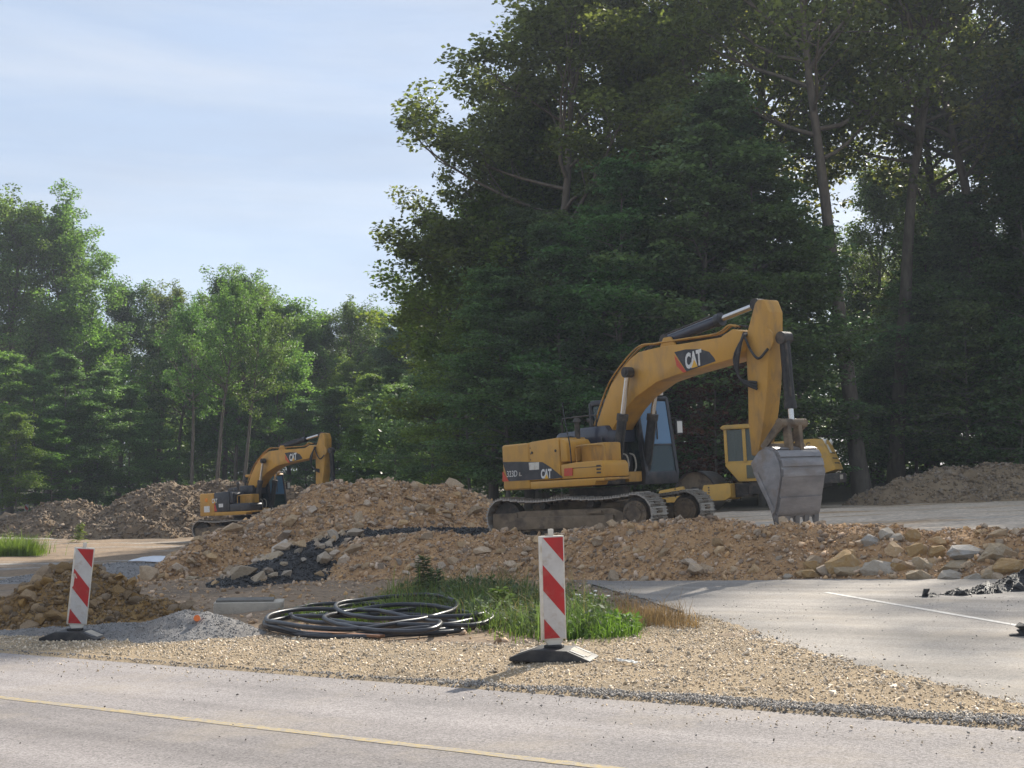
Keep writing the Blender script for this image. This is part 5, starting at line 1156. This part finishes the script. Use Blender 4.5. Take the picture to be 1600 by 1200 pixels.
# ------------------------------------------------------------------ trees
m_bark = M('oak_bark', (.19, .16, .125), (.11, .092, .075), 6, .95, .8, 9, c3=(.15, .13, .1), s3=1.2, t3=(.5, .75), stretch=(1, 1, .25))
m_bark2 = M('hornbeam_bark', (.22, .2, .165), (.14, .125, .105), 5, .9, .4, 9, stretch=(1, 1, .3))
m_oak = leafmat('oak_leaf', (.10, .135, .052), (.25, .32, .065), .55, .45, .5)
m_horn = leafmat('hornbeam_leaf', (.105, .155, .07), (.24, .36, .09), .5, .45, .45)
m_lite = leafmat('light_leaf', (.11, .16, .05), (.29, .39, .07), .35, .48, .5)
m_rust = leafmat('rusty_leaf', (.13, .065, .03), (.18, .09, .04), .3, .35)
def tree_mesh(kind, seed, H, Rc, base_h, nleaf, leaf):
    r = np.random.default_rng(seed); TV = []; TF = []; off = 0
    def addtube(P, rad, n):
        nonlocal off
        V, F = tube_arrays(P, rad, n); TV.append(V); TF.append(F+off); off += len(V)
    def limb(p0, d, L, nseg, wob, lift):
        P = [np.array(p0, float)]; d = np.array(d, float); d /= np.linalg.norm(d)
        for k in range(nseg):
            d = d + r.normal(0, wob, 3) + np.array((0, 0, lift)); d /= np.linalg.norm(d); P.append(P[-1]+d*L/nseg)
        return np.array(P)
    oak = kind == 'oak'; th = H*(.86 if oak else .95)
    tr = limb((0, 0, -.2), (r.normal(0, .02), r.normal(0, .02), 1), th, 14, .035 if oak else .02, .03)
    r0 = H*(.0125 if oak else .0085)
    rad = r0*np.linspace(1, .12, len(tr))**.9; rad[0] *= 1.35; rad[1] *= 1.05
    addtube(tr, rad, 9)
    C = []; W_ = []
    nl = 24 if oak else 46
    for k in range(nl):
        f = (k+r.random())/nl; z = base_h + (th-base_h)*f
        q = z/th*(len(tr)-1); i = min(int(q), len(tr)-2); p = tr[i]+(tr[i+1]-tr[i])*(q-i)
        a = k*2.4+r.normal(0, .5)
        if oak: prof = math.sin(math.pi*min(.96, .18+.75*f))**.7; el = R(8+58*f+r.normal(0, 10)); lift = .06
        else: prof = (1-f)**.7*(.35+.65*min(1, f*5)) + .06; el = R(4+38*f+r.normal(0, 8)); lift = -.01
        L = Rc*prof*r.uniform(.7, 1.15); d = (math.cos(a)*math.cos(el), math.sin(a)*math.cos(el), math.sin(el))
        P = limb(p, d, L, 6, .13 if oak else .08, lift); rl = min(rad[i]*.6, .02+L*.018)
        addtube(P, rl*np.linspace(1, .2, 7), 5)
        ns = 7
        for j in range(ns):
            g = .25+.75*(j+r.random())/ns; q2 = g*6; i2 = min(int(q2), 5); pp = P[i2]+(P[i2+1]-P[i2])*(q2-i2); dd = P[i2+1]-P[i2]; dd /= np.linalg.norm(dd)
            side = np.cross(dd, (0, 0, 1)); side /= np.linalg.norm(side)+1e-6; side *= (1 if j % 2 else -1)
            if oak: d2 = dd*.6+side*r.uniform(.3, 1)+np.array((0, 0, r.normal(.25, .35)))
            else: d2 = dd*.8+side*r.uniform(.5, 1)+np.array((0, 0, r.normal(-.02, .08)))
            L2 = L*r.uniform(.25, .5)*(1.15-.4*g)+.25
            P2 = limb(pp, d2, L2, 3, .2 if oak else .1, .05 if oak else -.03); addtube(P2, (.012+L2*.008)*np.linspace(1, .3, 4), 3)
            for m in ((2, 3) if oak else (1, 2, 3)): C.append(P2[m]+r.normal(0, .12, 3)); W_.append(L2*.5)
        C.append(P[-1]); W_.append(.5)
    for _ in range(10): C.append(tr[-1]+r.normal(0, .5, 3)*(1.2, 1.2, 1)); W_.append(.7)
    C = np.array(C); W_ = np.clip(np.array(W_), .3, .8 if oak else .7)
    k = r.integers(0, len(C), nleaf)
    sp = r.normal(0, 1, (nleaf, 3)); sp *= (np.minimum(1, 1.6/np.linalg.norm(sp, axis=1)))[:, None]
    pos = C[k]+sp*W_[k][:, None]*np.array((1, 1, .7 if oak else .2))*(.62 if oak else .72)
    a = r.uniform(0, 6.28, nleaf); el = r.normal(-.25, .45 if oak else .3, nleaf)
    d = np.stack([np.cos(a)*np.cos(el), np.sin(a)*np.cos(el), np.sin(el)], -1)
    nn = np.array((0, 0, 1.))+r.normal(0, .75 if oak else .45, (nleaf, 3)); s = np.cross(d, nn); s /= np.linalg.norm(s, axis=1)[:, None]+1e-6
    l = leaf*r.uniform(.6, 1.35, nleaf)[:, None]; w = l*.34
    up = np.cross(s, d)*l*.1
    V = np.stack([pos, pos+d*l*.5+s*w+up, pos+d*l, pos+d*l*.5-s*w+up], 1).reshape(-1, 3)
    F = np.arange(nleaf*4).reshape(-1, 4)
    return fastmesh('trunk', np.vstack(TV), np.vstack(TF), True), fastmesh('crown', V, F)
KINDS = {}
for nm, args, mb, ml in (('oakA', ('oak', 1, 30, 8.6, 10, 40000, .24), m_bark, m_oak), ('oakB', ('oak', 2, 29, 7.2, 14, 17500, .26), m_bark, m_oak), ('oakC', ('oak', 3, 27, 7.8, 9, 30000, .25), m_bark, m_oak),
                         ('hornA', ('horn', 4, 16, 4.6, 1.3, 46000, .17), m_bark2, m_horn), ('hornB', ('horn', 5, 14, 4.2, 2.0, 38000, .17), m_bark2, m_horn), ('hornC', ('horn', 6, 12, 3.6, 2.6, 26000, .18), m_bark2, m_lite),
                         ('oakD', ('oak', 7, 20, 5.6, 5, 30000, .24), m_bark, m_lite), ('sapl', ('horn', 8, 8, 2.3, 1.2, 9000, .17), m_bark2, m_horn)):
    t_, c_ = tree_mesh(*args); t_.materials.append(mb); c_.materials.append(ml); KINDS[nm] = (t_, c_, args[2])
GR = {'near_oak': ('tall dark oak of the wood standing behind the excavator and roller', 'oaks of the near wood'),
      'near_horn': ('bushy hornbeam with layered leaves at the edge of the wood behind the excavator and roller', 'hornbeams of the near wood'),
      'far_oak': ('tall leafy tree of the far wood beyond the brown soil mound', 'tall trees of the far wood'),
      'far_horn': ('low bushy tree at the edge of the far wood beyond the brown soil mound', 'edge trees of the far wood'),
      'deep': ('shaded tree standing deep inside the wood', 'trees deep inside the woods')}
TN = 0
def tree(kind, x, y, H, yaw, grp, label=None, wide=1., lean=(0, 0), name=None):
    global TN
    t_, c_, H0 = KINDS[kind]; s = H/H0
    o = empty(name or ('oak_tree' if kind.startswith('oak') else 'hornbeam_tree'), (x, y, float(ground_z(x, y))-.1), (lean[0], lean[1], yaw)); o.scale = (s*wide, s*wide, s)
    lb, g = GR[grp]; tag(o, label or lb, 'tree', None if label else g)
    link('trunk', t_, None, o); cr = link('crown', c_, None, o); TN += 1; q = random.Random(TN*13+5)
    tn = (1.06, .98, .9) if (grp == 'near_oak') else (.92, 1.0, 1.05) if grp == 'near_horn' else (.86, 1.07, .9) if grp.startswith('far') else (.9, .95, 1.)
    vv = q.uniform(.8, 1.2); cr.color = (tn[0]*vv*q.uniform(.88, 1.12), tn[1]*vv, tn[2]*vv*q.uniform(.85, 1.15), 1)
    return o
def tp(kind, px, D, H, yaw, grp, **kw): return tree(kind, (px-800)/FOC*D, D, H, yaw, grp, **kw)
# near wood, front to back
tp('oakA', 862, 60, 25.5, .4, 'near_oak', label='broad dark oak whose crown leans furthest out over the open sky', wide=1.32, lean=(0, R(-3)))
tp('oakB', 905, 64, 31, 2.0, 'near_oak', wide=.85); tp('oakC', 830, 63, 22, 5.0, 'near_oak', wide=1.0)
tp('oakC', 1000, 66, 27, 2.2, 'near_oak', label='tall oak rising behind the bend of the large excavator boom'); tp('oakB', 1110, 62, 30, 1.1, 'near_oak', label='tall oak rising behind the cab of the large excavator'); tp('oakB', 1220, 67, 31, 3.3, 'near_oak', label='tall oak rising behind the bucket and the roller')
tp('oakB', 1347, 56, 31, 5.1, 'near_oak', label='tall straight oak trunk rising right of the roller hood', lean=(0, R(-3.6)))
tp('oakB', 1398, 62, 32, .3, 'near_oak', label='dark tall oak trunk standing at the end of the tan mound', lean=(0, R(-1))); tp('oakB', 1490, 66, 30, 2.9, 'near_oak'); tp('oakB', 1575, 60, 31, 4.0, 'near_oak'); tp('oakB', 1690, 63, 31, 1.9, 'near_oak')
tp('oakD', 715, 66, 15.5, .7, 'near_oak', label='small dark tree at the end of the near wood where the open sky begins', wide=1.15)
tp('oakD', 770, 63, 19, 2.5, 'near_oak', wide=1.1); tp('oakC', 850, 68, 22, 4.4, 'near_oak')
for (px, D, H, k, yw) in ((880, 54, 13, 'hornA', 1), (975, 52, 15, 'hornA', 2.6), (1095, 52.5, 18.5, 'hornA', 4), (1190, 52, 15, 'hornB', .4), (1245, 55, 12.5, 'hornB', 3), (795, 56, 11.5, 'hornB', 5.2), (735, 60, 9.5, 'hornC', 2), (675, 70, 9, 'hornB', 1.4),
                          (1430, 63, 10, 'hornB', .9), (930, 57, 16, 'hornB', 2), (1040, 57, 17, 'hornB', 3.7), (840, 59, 15, 'hornA', .2), (1455, 63, 13, 'hornA', 2.2), (1540, 60, 15, 'hornB', 4.6), (1620, 57, 16, 'hornA', 1.2), (610, 84, 10, 'hornA', 3), (1150, 58, 19, 'hornA', 2.2), (620, 76, 8, 'hornC', .3), (1510, 55, 9, 'sapl', 1.), (1590, 53.5, 8, 'sapl', 3)):
    tp(k, px, D, H, yw, 'near_horn', wide=1.08, label={880: 'bushy hornbeam behind the counterweight of the large excavator', 975: 'bushy hornbeam behind the boom foot of the large excavator', 1095: 'tallest bushy hornbeam, rising behind the raised boom of the large excavator',
        1190: 'bushy hornbeam behind the excavator stick and the roller cab', 1245: 'bushy hornbeam behind the engine hood of the roller', 795: 'bushy hornbeam behind the gap between orange mound and excavator tracks', 735: 'low light green hornbeam behind the orange mound', 1510: 'young hornbeam growing behind the tan mound'}.get(px))
# trees with reddish dead leaves behind the excavator's stick
t_ = tp('sapl', 1118, 49.6, 7.5, 1, 'near_horn', label='young tree with rusty brown leaves between the excavator cab and stick', name='young_tree')
for ch in t_.children:
    if ch.name.startswith('crown'):
        me = ch.data.copy(); me.materials.clear(); me.materials.append(m_rust); ch.data = me
r_ = np.random.default_rng(44)
for k in range(46):        # depth of the near wood
    if k == 0: tp('oakC', 1372, 80, 20, 1., 'deep'); tp('oakC', 1450, 76, 19, 2.5, 'deep')
    D = r_.uniform(68, 112); px = r_.uniform(700, 1780)
    kd = ['oakB', 'oakC', 'hornA', 'hornB', 'hornA'][int(r_.integers(5))]
    H = min(r_.uniform(13, 19), D*.17+1.4)
    tp(kd, px, D, H, r_.uniform(0, 6.28), 'deep')
# the wood goes on to the right, outside the picture: it throws the shade on the site
for k in range(14):
    x = r_.uniform(25, 62); y = r_.uniform(47, 76) - (x-25)*.35
    tree(['oakA', 'oakB', 'oakC', 'hornA'][int(r_.integers(4))], x, y, r_.uniform(25, 31), r_.uniform(0, 6.28), 'deep')
for (x, y, k) in ((30.5, 54, 'oakB'), (31, 61, 'oakC'), (36.5, 53, 'oakA'), (41, 50, 'oakC')): tree(k, x, y, 31, x, 'deep')
# far wood on the left: skyline taken tree by tree
for (px, ytop, D, k) in ((-60, 330, 92, 'oakA'), (25, 330, 92, 'oakC'), (85, 335, 94, 'oakA'), (130, 385, 96, 'oakB'), (190, 450, 98, 'oakC'), (245, 445, 100, 'oakB'), (300, 470, 102, 'oakD'), (350, 438, 98, 'oakC'), (410, 440, 99, 'oakA'), (455, 475, 104, 'oakD'), (500, 500, 106, 'oakC'), (540, 478, 108, 'oakB'), (590, 492, 112, 'oakC'), (635, 500, 115, 'oakD'), (-10, 380, 88, 'oakB'), (150, 470, 91, 'oakD'), (275, 500, 95, 'oakB'), (370, 500, 93, 'oakD'), (440, 540, 96, 'oakD'), (560, 560, 100, 'oakD')):
    p = at_depth(px, ytop, D); tree(k, p.x, D, (p.z-float(ground_z(p.x, D)))*1.04, r_.uniform(0, 6.28), 'far_oak')
for (px, ytop, D, k) in ((10, 545, 80, 'hornC'), (-50, 520, 80, 'hornC'), (60, 570, 81, 'hornA'), (110, 545, 82, 'hornA'), (155, 570, 84, 'hornB'), (205, 600, 86, 'hornA'), (245, 640, 88, 'hornB'), (30, 640, 77, 'hornC'), (480, 620, 92, 'hornB'), (525, 600, 95, 'hornC'), (585, 580, 94, 'hornC'), (600, 640, 84, 'hornC'), (560, 660, 82, 'hornC'), (85, 650, 79, 'hornC'), (400, 640, 96, 'hornB'), (320, 650, 98, 'hornB'), (640, 640, 80, 'hornA')):
    p = at_depth(px, ytop, D); tree(k, p.x, D, (p.z-float(ground_z(p.x, D)))*1.03, r_.uniform(0, 6.28), 'far_horn')
for (px, D, H) in ((300, 84, 15), (337, 83, 16), (378, 84, 15)):       # bare-stemmed trunks seen against the dark
    tp('oakB', px, D, H, r_.uniform(0, 6.28), 'far_oak', label='slim pale trunked tree in the gap of the far wood above the small excavator', wide=.8)['group'] = 'slim trunks above the small excavator'
for k in range(70):
    D = r_.uniform(104, 165); px = r_.uniform(-150, 800); kd = ['oakB', 'oakC', 'hornA', 'hornB'][int(r_.integers(4))]
    tp(kd, px, D, r_.uniform(13, 18), r_.uniform(0, 6.28), 'deep')
# dark undergrowth closing the woods at ground level: reads as one mass
def undergrowth(name, pts, n, hmax, seed, label, mat):
    r = np.random.default_rng(seed); q = pts(r, n); h = hmax*r.random(n)**1.2; z = ground_z(q[:, 0], q[:, 1])+h
    pos = np.c_[q, z]; a = r.uniform(0, 6.28, n); el = r.normal(-.2, .4, n); d = np.stack([np.cos(a)*np.cos(el), np.sin(a)*np.cos(el), np.sin(el)], -1)
    nn = np.array((0, 0, 1.))+r.normal(0, .6, (n, 3)); s = np.cross(d, nn); s /= np.linalg.norm(s, axis=1)[:, None]
    l = r.uniform(.14, .3, n)[:, None]; w = l*.35
    V = np.stack([pos, pos+d*l*.5+s*w, pos+d*l, pos+d*l*.5-s*w], 1).reshape(-1, 3)
    tag(link(name, fastmesh(name, V, np.arange(n*4).reshape(-1, 4)), mat), label, 'undergrowth', kind='stuff')
def lumpy(r, n, fx):
    c = fx(r, 160); k = r.integers(0, 160, n); return c[k]+r.normal(0, 1., (n, 2))*np.array((1.6, 1.0))
def near_pts(r, n): return lumpy(r, n, lambda r, m: np.array([((px-800)/FOC*D, D) for px, D in zip(r.uniform(640, 1750, m), r.uniform(64, 100, m))]))
def far_pts(r, n): return lumpy(r, n, lambda r, m: np.array([((px-800)/FOC*D, D) for px, D in zip(r.uniform(-150, 700, m), r.uniform(98, 140, m))]))
undergrowth('undergrowth', near_pts, 90000, 7, 71, 'dark undergrowth filling the near wood between the trunks', m_horn)
undergrowth('undergrowth', far_pts, 90000, 9, 72, 'dark undergrowth filling the far wood between the trunks', m_horn)

# ------------------------------------------------------------------ thin summer haze
hm = bpy.data.materials.new('summer_haze'); hm.use_nodes = True; hn = hm.node_tree.nodes; hn.remove(hn['Principled BSDF'])
hv = hn.new('ShaderNodeVolumePrincipled'); hv.inputs['Color'].default_value = (.8, .88, 1, 1); hv.inputs['Density'].default_value = .0006; hv.inputs['Anisotropy'].default_value = .2
hm.node_tree.links.new(hv.outputs[0], hn['Material Output'].inputs['Volume'])
zlo = float(min(v for v in Z.ravel()))-1.2
hz_o = link('haze', bm_mesh(box_bm(-640, 640, -640, 640, zlo, 42), 'haze'), hm); hz_o['kind'] = 'stuff'
